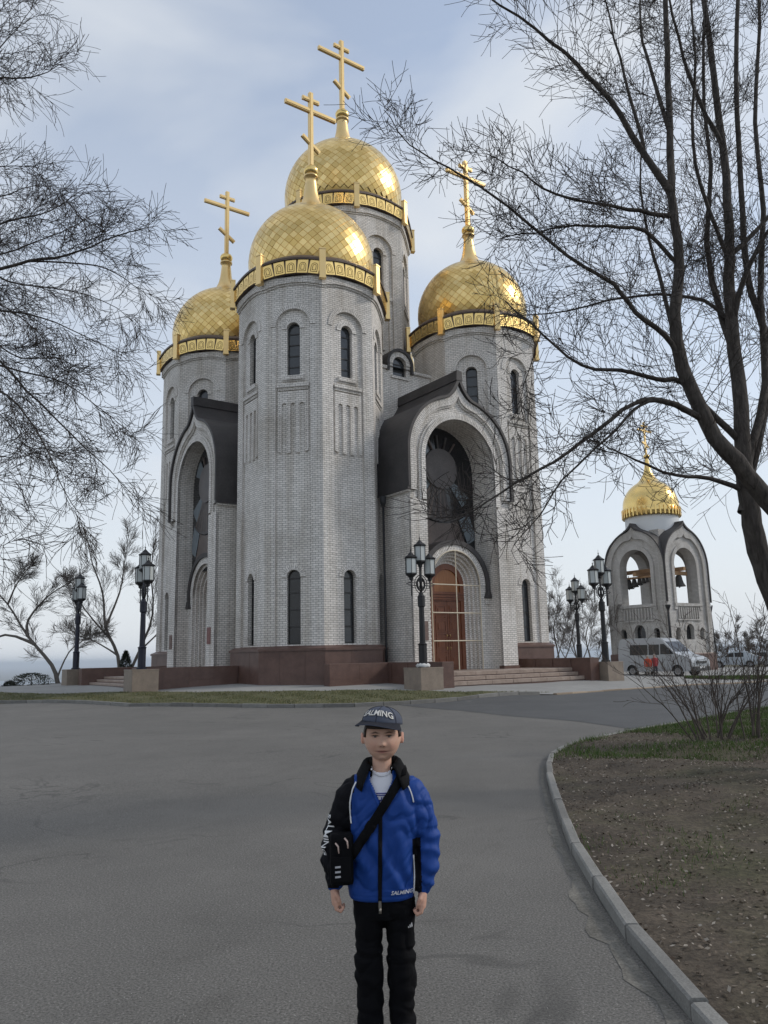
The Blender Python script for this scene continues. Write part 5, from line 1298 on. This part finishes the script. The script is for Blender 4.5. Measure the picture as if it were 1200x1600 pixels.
def smoothc(pts,n=6):
    P=[Vector((a,b)) for a,b in pts]; o=[]
    for i in range(len(P)-1):
        a=P[max(i-1,0)];b=P[i];c=P[i+1];d=P[min(i+2,len(P)-1)]
        for k in range(n):
            t=k/n; v=.5*((2*b)+(c-a)*t+(2*a-5*b+4*c-d)*t*t+(3*b-a-3*c+d)*t**3); o.append((v.x,v.y))
    o.append(tuple(P[-1])); return o
ribbon('piping',smoothc([(-.118,1.045),(-.135,1.01),(-.146,.96),(-.146,.91),(-.142,.87)]),.005,WHITE,jacket,.004)
ribbon('piping',smoothc([(.098,1.045),(.118,1.02),(.132,.985),(.138,.955)]),.005,WHITE,jacket,.004)
ribbon('piping',smoothc([(.132,.73),(.134,.66),(.130,.59),(.128,.57)]),.004,WHITE,jacket,.004)
# collar, folded over
def collar(s):
    m=MB(); n=18; V=[]
    for i in range(n+1):
        t=i/n; a=R_(90)-s*R_(146)*t if False else None
        ph=pi/2+(-s)*R_(140)*t            # from the nape round to the throat
        fr=max(0,(t-.55)/.45)
        def pt(r,z,rx=1.): return Vector((r*rx*cos(ph)-.002,r*sin(ph)*.95+.012,z))
        V+= [pt(.066,1.078-.05*fr),pt(.066,1.125-.022*fr),pt(.073,1.140-.030*fr),pt(.086+.008*fr,1.130-.038*fr),pt(.108+.018*fr,1.09-.045*fr),pt(.122+.022*fr,1.060-.050*fr)]
    k=6; m.add(V,[(i*k+j,i*k+j+1,(i+1)*k+j+1,(i+1)*k+j) for i in range(n) for j in range(k-1)],smooth=True)
    o=m.build('collar',DARKB,jacket); q=o.modifiers.new('t','SOLIDIFY'); q.thickness=.005
for s in (-1,1): collar(s)
# lining edges of the open neck
ribbon('lining',smoothc([(-.012,.945),(-.030,.985),(-.050,1.03)]),.016,BLUE,jacket,.002); ribbon('lining',smoothc([(.004,.945),(.024,.985),(.044,1.03)]),.016,BLUE,jacket,.002)
# shirt
sh=MB(); zloft(sh,[(.60,0,.008,.128,.092),(.8,0,.008,.132,.096),(.92,0,.008,.14,.094),(.99,0,.009,.135,.086),(1.03,0,.01,.105,.075),(1.06,0,.012,.078,.066),(1.085,0,.013,.060,.058),(1.11,0,.013,.052,.052)],32)
sme=remesh(sh,.006,3); bm_=bmesh.new(); bm_.from_mesh(sme); bmesh.ops.delete(bm_,geom=[f for f in bm_.faces if f.calc_center_median().z>1.102-.02*max(0,-(f.calc_center_median().y))/.05],context='FACES'); bm_.to_mesh(sme); bm_.free()
shirt=obj_from(sme,'shirt',[mat('white_cotton',(.66,.66,.70),.85,0,.2)],boy)
bvs=BVHTree.FromPolygons([v.co.copy() for v in sme.vertices],[tuple(p.vertices) for p in sme.polygons])
NAVY=mat('navy_print',(.03,.035,.22),.7)
ribbon('neckband',smoothc([(-.050,1.100),(-.038,1.084),(-.018,1.074),(0,1.071),(.018,1.074),(.036,1.084),(.048,1.100)]),.010,mat('white_rib',(.6,.6,.63),.85),shirt,.002,bvs)
ribbon('print_line',lerp((-.028,.998),(.022,.998),6),.004,NAVY,shirt,.002,bvs); ribbon('print_line',lerp((-.028,.990),(.022,.990),6),.004,NAVY,shirt,.002,bvs)
def text_geo(s,size,bold=0.,shear=0.,sx=1.):
    cu=bpy.data.curves.new('t','FONT'); cu.body=s; cu.size=size; cu.align_x='CENTER'; cu.align_y='CENTER'; cu.offset=bold; cu.shear=shear; cu.resolution_u=2
    ob=bpy.data.objects.new('t',cu); COL.objects.link(ob); dg=bpy.context.evaluated_depsgraph_get(); dg.update()
    me=bpy.data.meshes.new_from_object(ob.evaluated_get(dg)); bm_=bmesh.new(); bm_.from_mesh(me); bmesh.ops.triangulate(bm_,faces=bm_.faces)
    bmesh.ops.subdivide_edges(bm_,edges=[e for e in bm_.edges if e.calc_length()>size*.35],cuts=1); bmesh.ops.triangulate(bm_,faces=bm_.faces)
    V=[(v.co.x*sx,v.co.y) for v in bm_.verts]; bm_.verts.ensure_lookup_table(); F=[tuple(v.index for v in f.verts) for f in bm_.faces]
    bm_.free(); bpy.data.objects.remove(ob); return V,F
def print_on(name,s,size,mapf,material,parent,bold=0.,shear=0.,sx=1.):
    V,F=text_geo(s,size,bold,shear,sx); m=MB(); m.add([mapf(*p) for p in V],F); o=m.build(name,material,parent); return o
print_on('lettering','HR',.036,lambda x,y:front(-.002+x,.968+y,.0025,bvs),NAVY,shirt,.0006)
SILV=mat('silver_print',(.55,.56,.6),.5)
print_on('lettering','SALMING',.022,lambda x,y:front(.076+x,.588+y-.02*x,.004),SILV,jacket,.0005,.25,1.05)
def sleeve_pt(u,v):      # along the outside of the black sleeve
    z=.82+u; h=bvj.ray_cast(Vector((-.6,-.10,z)),Vector((1,.20+v*2.2,0)).normalized())
    return (h[0]+Vector((-.003,-.0025,0))) if h[0] else Vector((-.32,0,z))
print_on('lettering','SALMING',.04,lambda x,y:sleeve_pt(-x*1.05,-y*1.0),WHITE,jacket,.0006)

# trousers
tr=MB()
zloft(tr,[(.47,-.004,.006,.130,.088,2.4),(.50,-.006,.006,.138,.098,2.4),(.57,-.008,.006,.140,.102,2.4),(.62,-.006,.006,.128,.095)],32)
for s in (-1,1):
    zloft(tr,[(.03,s*.070-.003,.005,.060,.066),(.05,s*.070-.003,.006,.062,.068),(.13,s*.068-.003,.008,.056,.062),(.17,s*.070-.003,.008,.061,.066),(.23,s*.071-.003,.006,.065,.069),(.305,s*.070-.003,.004,.064,.069),(.315,s*.069-.003,.004,.061,.066),(.38,s*.070-.003,.004,.063,.070),(.45,s*.071-.003,.006,.067,.082),(.54,s*.070-.004,.006,.072,.09)],24)
def tdisp(c,n):
    d=fold(c,(10,10,8),.005)-.006*max(0,1-4*abs(mnoise.noise(Vector((c.x*8,c.y*8,c.z*12+3)))))
    if c.z<.30: d+=.0028*sin(c.z*60+4*mnoise.noise(c*9)+(2 if c.x>0 else 0))
    elif c.z<.36: d+=.003*sin(c.z*120+c.x*20)
    return d
tme=remesh(tr,.005,2,tdisp); trousers=obj_from(tme,'trousers',[TROU],boy)
bvt=BVHTree.FromPolygons([v.co.copy() for v in tme.vertices],[tuple(p.vertices) for p in tme.polygons])
for i,(x0,h0) in enumerate(((.100,.007),(.107,.013),(.114,.019))):   # three slanted bars
    m=MB(); P=[(x0,.436),(x0+.006,.436),(x0+.0035,.436+h0),(x0-.0015,.436+h0*.9)]; m.add([front(a,b,.004,bvt) for a,b in P],[(0,1,2,3)]); m.build('logo_bar',mat('grey_print',(.35,.36,.38),.6),trousers)
for s in (-1,1):
    m=MB(); loft(m,[((s*.072,.055,.012),(1,0,0),(0,0,1),.030,.010),((s*.072,.04,.03),(1,0,0),(0,0,1),.036,.030),((s*.073,-.02,.032),(1,0,0),(0,0,1),.038,.034),((s*.075,-.09,.024),(1,0,0),(0,0,1),.040,.026),((s*.076,-.135,.018),(1,0,0),(0,0,1),.032,.018),((s*.076,-.15,.014),(1,0,0),(0,0,1),.016,.008)],18)
    sh_=m.build('shoe',BLACKN,boy); m=MB(); loft(m,[((s*.074,.062,.006),(1,0,0),(0,0,1),.03,.007),((s*.074,-.04,.006),(1,0,0),(0,0,1),.041,.007),((s*.076,-.1,.006),(1,0,0),(0,0,1),.041,.007),((s*.076,-.155,.006),(1,0,0),(0,0,1),.02,.007)],14); m.build('sole',mat('grey_sole',(.2,.2,.2),.8),sh_)

# hair and cap
hr=MB(); Vh=[];nh=40
for i in range(11):
    th=R_(38)+R_(66)*i/10
    for j in range(nh):
        ph=2*pi*j/nh; x=sin(th)*cos(ph); y=sin(th)*sin(ph); z=cos(th)
        back=max(0,y); Vh.append((HC.x+.0825*x*(1+.0*back),HC.y+.0925*y+.002,HC.z+.004+.112*z-(.02*back*(i/10))))
Fh=[]
for i in range(10):
    for j in range(nh):
        ph=2*pi*(j+.5)/nh; lim = 10 if sin(ph)>.15 else (8 if sin(ph)>-.45 else 5)
        if i<lim: Fh.append((i*nh+j,(i+1)*nh+j,(i+1)*nh+(j+1)%nh,i*nh+(j+1)%nh))
hr.add(Vh,Fh,smooth=True); ho=hr.build('hair',mat('dark_hair',(.03,.02,.014),.6,0,.3),boy); so=ho.modifiers.new('t','SOLIDIFY'); so.thickness=.005; so.offset=1
CAPC=mat('slate_cap_cloth',(.075,.085,.115),.85,0,.2); CAPD=mat('dark_cap_cloth',(.018,.019,.026),.85,0,.2); cloth_bump(CAPC,500,.3)
cap=MB(); Vc=[]; nr=12; nc=48
def cap_pt(th,ph,o=0.): return Vector(((.093+o)*sin(th)*cos(ph),(.104+o)*sin(th)*sin(ph)+.004,(.078+o)*cos(th)+(.006*sin(th))))
for i in range(nr+1):
    th=R_(90)*i/nr
    for j in range(nc): Vc.append(cap_pt(th,2*pi*j/nc))
cap.add(Vc,[(i*nc+j,(i+1)*nc+j,(i+1)*nc+(j+1)%nc,i*nc+(j+1)%nc) for i in range(nr) for j in range(nc)],smooth=True)
capm=Matrix.Translation(HC+Vector((0,.004,.056)))@Matrix.Rotation(R_(-17),4,'Z')@Matrix.Rotation(R_(5),4,'Y')@Matrix.Rotation(R_(-3),4,'X')
co=cap.build('cap',CAPC,boy); co.matrix_local=capm; so=co.modifiers.new('t','SOLIDIFY'); so.thickness=.004; so.offset=-1
vs=MB(); Vv=[]; na_=24; nr_=7
for k in range(nr_+1):
    r_=k/nr_
    for j in range(na_+1):
        a=R_(-164)+R_(148)*j/na_; out=.066*r_*max(0,sin(-a)-.22)**.55*1.12
        b=cap_pt(R_(90),a); dr_=Vector((cos(a)*.5,sin(a),0)).normalized()
        drop=-.010*r_-.016*r_*(cos(a)**2)*1.3
        Vv.append(b+dr_*out+Vector((0,0,drop+.004)))
vs.add(Vv,[(k*(na_+1)+j,k*(na_+1)+j+1,(k+1)*(na_+1)+j+1,(k+1)*(na_+1)+j) for k in range(nr_) for j in range(na_)],smooth=True)
vo=vs.build('visor',[CAPC,CAPD],co); so=vo.modifiers.new('t','SOLIDIFY'); so.thickness=.004; so.offset=0; so.material_offset=1; so.material_offset_rim=0
for p in vo.data.polygons:
    pass
for q in range(6):
    a=R_(-90)+q*pi/3; m=MB(); m.tube([cap_pt(R_(6+84*i/10),a,.0012) for i in range(11)],.0012,5); m.build('seam',CAPD,co)
m=MB(); m.lathe([(.001,.0815),(.006,.0805),(.008,.078)],12); m.build('button',CAPC,co)
WP=mat('cream_applique',(.60,.58,.54),.8)
def cap_map(x,y,o): 
    ph=R_(-90)+x/.092; return cap_pt(R_(62)-y/.080-.12*(1-(x/.07)**2),ph,o)
print_on('lettering','SALMING',.042,lambda x,y:cap_map(x,y,.0016),CAPD,co,.0018,0,.95)
print_on('lettering','SALMING',.042,lambda x,y:cap_map(x,y,.0042),WP,co,.0009,0,.95)

# ---- shoulder bag
bag=thing('shoulder_bag','small black shoulder bag with three pale stripes hanging at the boy\'s hip','bag',BOY+Vector((-.185,-.082,.625)))
BG=mat('black_bag_canvas',(.005,.005,.006),.9,0,.12)
bx=MB(); loft(bx,[((0,0,.0),(.97,.2,0),(-.2,.97,0),.048,.026,4),((0,0,.012),(.97,.2,0),(-.2,.97,0),.052,.030,3),((0,0,.17),(.97,.2,0),(-.2,.97,0),.052,.032,3),((0,0,.20),(.97,.2,0),(-.2,.97,0),.052,.03,4),((0,0,.212),(.97,.2,0),(-.2,.97,0),.044,.02,4)],28); bb_=bx.build('bag_body',BG,bag)
fl=MB(); fl.box(-.044,.044,-.043,-.036,.02,.12); fl.build('front_pocket',BG,bag)
for k in range(3):
    m=MB(); m.add([(-.026,-.0445,.075-k*.020),(-.002,-.0445,.077-k*.020),(-.002,-.0445,.085-k*.020),(-.026,-.0445,.083-k*.020)],[(0,1,2,3)]); m.build('stripe',mat('grey_stripe',(.42,.42,.44),.6),bag)
for x,z in ((-.012,.165),(.028,.185)):
    m=MB(); m.tube([(x-.012,-.038,z+.012),(x,-.046,z),(x+.003,-.047,z-.028)],[.004,.004,.003],6); m.build('zip_pull',mat('pale_pull',(.5,.38,.33),.5),bag)
sp_=lerp((.098,1.052),(-.150,.70),26)
def band(mid,w,name):
    V=[]
    for i,(x,z) in enumerate(mid):
        t=Vector((-.248,0,-.352)).normalized(); u=Vector((-t.z,0,t.x))*w/2
        for k in (-1,0,1):
            q=Vector((x,0,z))+u*k; V.append(front(q.x,q.z,.013)-Vector((-.175,-.09,.61)))
    m=MB(); m.add(V,[(i*3+j,i*3+j+1,(i+1)*3+j+1,(i+1)*3+j) for i in range(len(mid)-1) for j in range(2)],smooth=True)
    o=m.build(name,BG,bag); s=o.modifiers.new('t','SOLIDIFY'); s.thickness=.004; return o
band(sp_,.040,'strap'); band(sp_[14:17],.046,'strap_buckle')
m=MB(); o0=Vector((-.175,-.09,.61)); V=[]
for p in ((.098,-.075,1.055),(.104,-.045,1.078),(.10,.01,1.085),(.08,.07,1.06),(.03,.115,.98),(-.06,.125,.86),(-.14,.10,.74)):
    for k in (-1,1): V.append(Vector(p)+Vector((k*.018,0,k*.006))-o0)
m.add(V,[(i*2,i*2+1,i*2+3,i*2+2) for i in range(6)],smooth=True); m.build('strap',BG,bag).modifiers.new('t','SOLIDIFY').thickness=.004
# ================================================================ van, cars and the two people beside it
PAINT=mat('pale_van_paint',(.40,.42,.44),.3,0,.5); TYRE=mat('tyre_rubber',(.02,.02,.02),.85); RIM=mat('steel_rim',(.35,.35,.36),.4,.7); CARG=mat('car_glass',(.02,.022,.025),.06,0,.6); PLAS=mat('dark_plastic',(.03,.03,.032),.6); HEADL=mat('headlight_glass',(.6,.62,.64),.15); REDL=mat('tail_light',(.3,.02,.02),.3)
def wheel(root,x,y,r,w):
    o=MB(); o.lathe([(r*.62,-w/2),(r*.95,-w/2),(r,-w*.35),(r,w*.35),(r*.95,w/2),(r*.62,w/2)],22); ob=o.build('wheel',TYRE,root,(x,y,r)); ob.rotation_euler=(pi/2,0,0)
    h=MB(); h.lathe([(.02,w*.42),(r*.25,w*.44),(r*.55,w*.36),(r*.62,w*.46)],16); h.lathe([(r*.62,-w*.46),(r*.55,-w*.36),(r*.25,-w*.44),(.02,-w*.42)],16); h.build('rim',RIM,ob)
def vehicle(name,label,cat,loc,rz,L,Wd,prof,glass_rows,paint,wheels,wr,group=None,windsh=None,lights=None):
    """prof: side outline (x,z), front at +x; body tapers slightly towards the roof"""
    root=thing(name,label,cat,loc,rz,group); m=MB(); H=max(z for x,z in prof)
    def wid(z): return Wd/2*(1-.13*max(0,(z-H*.45)/(H*.55))**1.5)
    n=len(prof); V=[(x,-wid(z),z) for x,z in prof]+[(x,wid(z),z) for x,z in prof]
    cut=[]
    for s in (0,1):
        T=lambda x,z,d,s=s:(x,(-1 if s==0 else 1)*(wid(z)+d),z)
        arches=[arc(wx,wr,wr*1.18,-.25,pi+.25,14) for wx in wheels]
        arches=[[(x,max(z,.02+min(p[1] for p in prof))) for x,z in a] for a in arches]
        mm=MB(); mm.plate(prof,arches,T,0)
        if s==1: mm.f=[f[::-1] for f in mm.f]
        m.add(mm.v,mm.f,0)
    m.add(V,[((i+1)%n,i,n+i,n+(i+1)%n) for i in range(n)],0)
    m.build('body',paint,root)
    for wx in wheels:
        for s in (-1,1): wheel(root,wx,s*(Wd/2-.13),wr,.22)
    for poly in glass_rows:
        for s in (-1,1):
            g=MB(); g.add([(x,s*(wid(z)+.008),z) for x,z in poly],[tuple(range(len(poly)))] if s<0 else [tuple(reversed(range(len(poly))))]); g.build('side_window',CARG,root)
    if windsh:
        for (x0,z0),(x1,z1),nm in windsh:
            sx=.012 if nm=='windscreen' else -.012
            g=MB(); a,b=wid(z0)-.1,wid(z1)-.1; g.add([(x0+sx,-a,z0),(x0+sx,a,z0),(x1+sx,b,z1),(x1+sx,-b,z1)],[(0,1,2,3)] if sx>0 else [(3,2,1,0)]); g.build(nm,CARG,root)
    if lights:
        for x,z,mt,nm in lights:
            for s in (-1,1):
                g=MB(); g.bbox(-.04,.04,-.16,.16,-.1,.12,.03); g.build(nm,mt,root,(x,s*(wid(z)-.24),z))
    b=MB(); xs=[p[0] for p in prof]; zb=min(p[1] for p in prof); b.bbox(max(xs)-.12,max(xs)+.05,-Wd/2+.05,Wd/2-.05,zb+.02,zb+.30,.04); b.build('bumper',PLAS,root)
    b=MB(); b.bbox(min(xs)-.05,min(xs)+.1,-Wd/2+.05,Wd/2-.05,zb+.02,zb+.28,.04); b.build('bumper',PLAS,root)
    return root
VL=5.3
vprof=[(-2.62,.32),(2.35,.32),(2.6,.45),(2.66,.75),(2.62,1.0),(2.42,1.18),(1.72,1.36),(1.42,1.55),(.72,2.22),(.45,2.36),(.1,2.42),(-2.3,2.42),(-2.52,2.34),(-2.62,2.1),(-2.66,1.2)]
va=px(985,1054,53.5); vb=px(1095,1062,49.5)
vc=(va+vb)/2; vc.z=G(vc.x,vc.y)-.02
vrz=math.atan2(vb.y-va.y,vb.x-va.x)
van=vehicle('van','pale grey-white panel van with dark side windows parked in front of the bell tower','van',vc,vrz,VL,1.98,vprof,
  [[(-1.75,1.35),(-.42,1.35),(-.42,2.0),(-1.75,2.0)],[(-.34,1.35),(.42,1.35),(.42,2.0),(-.34,2.0)],[(.5,1.38),(1.45,1.40),(1.2,1.66),(.78,2.02),(.5,2.02)]],PAINT,(-1.65,1.62),.34,None,[((1.45,1.53),(.76,2.18),'windscreen')],[(2.52,.92,HEADL,'headlight'),(-2.64,1.3,REDL,'tail_light')])
m=MB(); m.box(2.64,2.69,-.55,.55,.78,.93); m.build('grille',PLAS,van); m=MB(); m.box(2.71,2.72,-.26,.26,.5,.61); m.build('number_plate',mat('plate_white',(.6,.6,.6),.5),van)
for s in (-1,1):
    m=MB(); m.bbox(-.06,.06,-.1,.1,0,.26,.02); m.build('wing_mirror',PLAS,van,(1.12,s*1.06,1.42))
cprof=[(-2.05,.28),(1.9,.28),(2.08,.42),(2.1,.62),(1.95,.78),(1.0,.93),(.35,1.38),(.0,1.46),(-1.0,1.46),(-1.55,1.15),(-2.05,1.0),(-2.12,.7)]
cglass=[[(-.85,.98),(-.1,.98),(-.1,1.36),(-.85,1.36)],[(-.02,.98),(.82,.98),(.3,1.32),(-.02,1.36)]]
rr=random.Random(4)
for i,(x,y,Y,rz,colr,lab) in enumerate(((1150,1045,74,2.6,(.40,.44,.48),'blue-grey car parked just right of the bell tower behind the shrubs'),(1185,1044,77,2.6,(.42,.43,.44),'silver car parked at the right edge beyond the road'),(1222,1044,79,2.6,(.38,.40,.43),'pale grey car parked farthest right beyond the road'))):
    p=px(x,y,Y); p.z=G(p.x,p.y)-.02
    vehicle('car',lab,'car',p,rz,4.2,1.72,cprof,cglass,mat('car_paint_%d'%i,colr,.3,.2),(-1.3,1.3),.31,'cars parked beyond the bell tower',[((.95,.95),(.36,1.36),'windscreen'),((-1.55,1.16),(-1.02,1.44),'rear_window')],[(2.0,.66,HEADL,'headlight'),(-2.08,.85,REDL,'tail_light')])
# two people in red seen from behind, beside the van
def far_person(loc,H,topc,legc,hairc,label,turn,arm=0.):
    root=thing('person',label,'person',loc,turn); k=H/1.7; b=MB()
    zloft(b,[(k*.80,0,0,.15*k,.11*k),(k*.95,0,0,.17*k,.12*k),(k*1.1,0,0,.16*k,.11*k),(k*1.25,0,0,.19*k,.12*k),(k*1.36,0,0,.18*k,.11*k),(k*1.43,0,0,.10*k,.09*k)],20)
    chain(b,[(0,0,1.4*k),(0,-.01*k,1.52*k)],[.055*k,.055*k],12); chain(b,[(0,-.02*k,1.56*k),(0,-.02*k,1.62*k)],[.092*k,.085*k],16)
    for s in (-1,1):
        chain(b,[(s*.09*k,0,.85*k),(s*.10*k,.02*k,.46*k),(s*.10*k,.0,.09*k)],[.095*k,.068*k,.05*k],14); chain(b,[(s*.1*k,.02*k,.05*k),(s*.105*k,-.13*k,.04*k)],[.05*k,.042*k],10)
        chain(b,[(s*.19*k,0,1.33*k),(s*.245*k,.02*k,1.08*k),(s*.23*k,(-.08-.1*arm)*k,.86*k),(s*.215*k,(-.12-.12*arm)*k,.78*k)],[.065*k,.052*k,.042*k,.04*k],12)
        for f in range(4): chain(b,[(s*.215*k+(f-1.5)*.016*k,(-.13-.12*arm)*k,.76*k),(s*.21*k+(f-1.5)*.016*k,(-.15-.12*arm)*k,.70*k)],[.011*k,.009*k],6)
        chain(b,[(s*.19*k,(-.14-.12*arm)*k,.78*k),(s*.18*k,(-.17-.12*arm)*k,.74*k)],[.012*k,.01*k],6)
    chain(b,[(0,-.11*k,1.585*k),(0,-.125*k,1.575*k)],[.014*k,.012*k],8)
    me=remesh(b,.012*k,2)
    def pk(c):
        z=c.z/k
        if z>1.50: return 0
        if z>1.42 and abs(c.x)<.12*k: return 0
        if z<.80 and abs(c.x)>.17*k: return 0
        if z>.78: return 1
        return 2 if z>.1 else 3
    obj_from(me,'body',[mat('far_skin',(.42,.25,.18),.6),mat('red_coat',topc,.8),mat('dark_trousers',legc,.8),mat('far_shoe',(.03,.03,.03),.7)],root,pk)
    h=MB(); h.lathe([(.100*k*cos(a),.105*k*sin(a)) for a in np.linspace(-.35,pi/2-.05,8)],16,(0,.008*k,1.60*k)); h.build('hair',mat('far_hair',hairc,.8),root)
p=px(1014,1058,48.6); p.z=G(p.x,p.y)+.0; far_person(p,1.30,(.50,.06,.02),(.3,.28,.26),(.32,.30,.27),'shorter person in an orange-red coat and pale hat beside the van',2.9,.3)
p=px(1025,1058,48.8); p.z=G(p.x,p.y)+.0; far_person(p,1.38,(.26,.025,.03),(.04,.04,.05),(.35,.30,.27),'taller person in a dark red jacket and dark trousers beside the van',3.3)
# ================================================================ grass, litter
def scatter_mesh(name,V,F,material,parent=None,kind='stuff',label=None,cat=None):
    me=bpy.data.meshes.new(name); V=np.asarray(V,float); F=np.asarray(F); k=F.shape[1]
    me.vertices.add(len(V)); me.vertices.foreach_set('co',V.ravel()); me.loops.add(F.size); me.loops.foreach_set('vertex_index',F.ravel().astype(np.int32))
    me.polygons.add(len(F)); me.polygons.foreach_set('loop_start',np.arange(0,F.size,k,dtype=np.int32)); me.polygons.foreach_set('loop_total',np.full(len(F),k,np.int32))
    me.materials.append(material); me.update(calc_edges=True); o=link(name,me,parent); tag(o,label,cat,None,kind); return o
def blade_mat(name,c1,c2,c3):
    m=mat(name,c1,.8,0,.25); g=N_(m,'ShaderNodeNewGeometry'); L_(m,ramp(m,g.outputs['Random Per Island'],[(0.,c1),(.55,c2),(1.,c3)]),bsdf(m).inputs['Base Color']); return m
def rand_in(poly,n,rng):
    P=np.array(poly); lo,hi=P.min(0),P.max(0); out=[]
    while sum(len(o) for o in out)<n:
        q=rng.uniform(lo,hi,(n*2,2)); out.append(q[inside(q,poly)])
    return np.concatenate(out)[:n]
def blades(name,P,z,h,w,lean,material,rng,label,cat):
    n=len(P); a=rng.uniform(0,2*pi,n); hh=h*rng.uniform(.5,1.25,n); ww=w*rng.uniform(.6,1.3,n); la=rng.uniform(0,2*pi,n); ll=hh*lean*rng.uniform(.2,1,n)
    B=np.stack([P[:,0],P[:,1],z-.01],1); d=np.stack([np.cos(a)*ww,np.sin(a)*ww,0*a],1); t=np.stack([np.cos(la)*ll,np.sin(la)*ll,hh],1)
    V=np.stack([B-d,B+d,B+d*.35+t*.6,B+t],1).reshape(-1,3); i=np.arange(n)[:,None]*4
    F=np.concatenate([i+np.array([[0,1,2]]),i+np.array([[0,2,3]])]); return scatter_mesh(name,V,F,material,None,'stuff',label,cat)
rng=np.random.default_rng(12)
GM=blade_mat('strip_grass_blades',(.07,.085,.03),(.12,.12,.05),(.22,.19,.11)); GV=blade_mat('verge_grass_blades',(.04,.085,.016),(.07,.12,.026),(.12,.125,.05))
strip_poly=[(x,y+.15) for x,y in FK[1:]]+GT
P=rand_in(strip_poly,26000,rng); P=P[(P[:,0]>-19)]
blades('strip_grass',P,Gs(P)+.09,.06,.012,.7,GM,rng,'short dull grass strip between the far kerb and the church plaza','grass')
vpoly=[p for p in VKi if p[1]>2.4 and p[1]<30]+[(12,20),(9,8),(4,2.4)]
def vn(P,s,o): return np.array([mnoise.noise(Vector((x*s+o,y*s-o,o*.37))) for x,y in P])
P=rand_in(vpoly,90000,rng); n1=vn(P,.55,3.1)+.5*vn(P,1.7,9.2)
far=np.clip((P[:,1]-9.5)/4,0,1)+.9*np.clip((P[:,1]-11.2)/1.2,0,1)*np.clip((P[:,0]+.6-(P[:,1]-12.4)*.75)/-1.6+1.6,0,1); dk=np.array([min(math.hypot(x-a,y-b) for a,b in VKi if abs(b-y)<6) for x,y in P]) if False else None
keep=(n1+far*.62+rng.uniform(-.22,.22,len(P)))>.40
P=P[keep]; zv=Gs(P)+.06+verge_bump(P)
blades('verge_grass',P,zv,.05+.035*np.clip((P[:,1]-10)/3,0,1),.0045+.003*np.clip((P[:,1]-10)/3,0,1),.8,GV,rng,'patchy young green grass growing on the soil verge','grass')
# dead leaves and crumbs of earth
P=rand_in(vpoly,30000,rng); P=P[np.argsort(P[:,1]+rng.uniform(0,6,len(P)))][:24000]; n=len(P); z=Gs(P)+.064+verge_bump(P)+rng.uniform(0,.012,n)
a=rng.uniform(0,2*pi,n); s=rng.uniform(.005,.019,n); tl=rng.uniform(-.5,.5,(n,2))
ux=np.stack([np.cos(a)*s,np.sin(a)*s,tl[:,0]*s],1); uy=np.stack([-np.sin(a)*s*.5,np.cos(a)*s*.5,tl[:,1]*s],1); C0=np.stack([P[:,0],P[:,1],z],1)
V=np.stack([C0-ux,C0-uy,C0+ux,C0+uy],1).reshape(-1,3); F=np.arange(n*4).reshape(-1,4)
LM=blade_mat('dead_leaf',(.06,.042,.03),(.15,.12,.09),(.36,.32,.27))
scatter_mesh('leaf_litter',V,F,LM,None,'stuff','dry brown leaf litter scattered over the soil verge','leaf litter')
n=9000; P=rand_in(vpoly,n,rng); z=Gs(P)+.06+verge_bump(P); s=rng.uniform(.006,.022,n)
oc=np.array([[1,0,0],[0,1,0],[-1,0,0],[0,-1,0],[0,0,.8],[0,0,-.8]]); V=(np.stack([P[:,0],P[:,1],z],1)[:,None,:]+oc[None]*s[:,None,None]*rng.uniform(.5,1.2,(n,6,1))).reshape(-1,3)
tri=np.array([[0,1,4],[1,2,4],[2,3,4],[3,0,4]]); F=(tri[None]+(np.arange(n)*6)[:,None,None]).reshape(-1,3)
scatter_mesh('soil_clods',V,F,M['soil'],None,'stuff','small clods of dark soil on the verge','soil')
# grass island beyond the road, in front of the van
isl=[(15.6,42.2),(18.2,41.2),(21.5,43.0),(23,47),(20.5,47.6),(17,46)]
sheet('grass_island',isl,.5,.05,M['turf'])
P=rand_in(isl,5000,rng); blades('island_grass',P,Gs(P)+.05,.10,.02,.6,GV,rng,'green grass island in front of the parked van','grass')
# grit on the road
n=2600; P=np.stack([rng.uniform(-4,2.2,n),rng.uniform(2.4,16,n)**1.0],1); P=P[~inside(P,[p for p in VKi]+[(60,55),(60,-6)])]; n=len(P); z=Gs(P)+.002; s=rng.uniform(.0015,.005,n)
V=(np.stack([P[:,0],P[:,1],z],1)[:,None,:]+oc[None]*s[:,None,None]).reshape(-1,3); F=(tri[None]+(np.arange(n)*6)[:,None,None]).reshape(-1,3)
scatter_mesh('road_grit',V,F,mat('pale_grit',(.28,.27,.25),.9),None,'stuff','fine pale grit lying on the asphalt','grit')
# ================================================================ air
hm=bpy.data.materials.new('hazy_air'); hm.use_nodes=True; nt=hm.node_tree; nt.nodes.clear()
ho_=nt.nodes.new('ShaderNodeOutputMaterial'); pv=nt.nodes.new('ShaderNodeVolumePrincipled'); pv.inputs['Color'].default_value=(.80,.88,.97,1); pv.inputs['Density'].default_value=1.6e-4
nt.links.new(pv.outputs[0],ho_.inputs['Volume'])
mb=MB(); mb.box(-31000,31000,-31000,31000,-107,46); tag(mb.build('haze',hm),'thin pale haze over the valley','haze',None,'stuff')
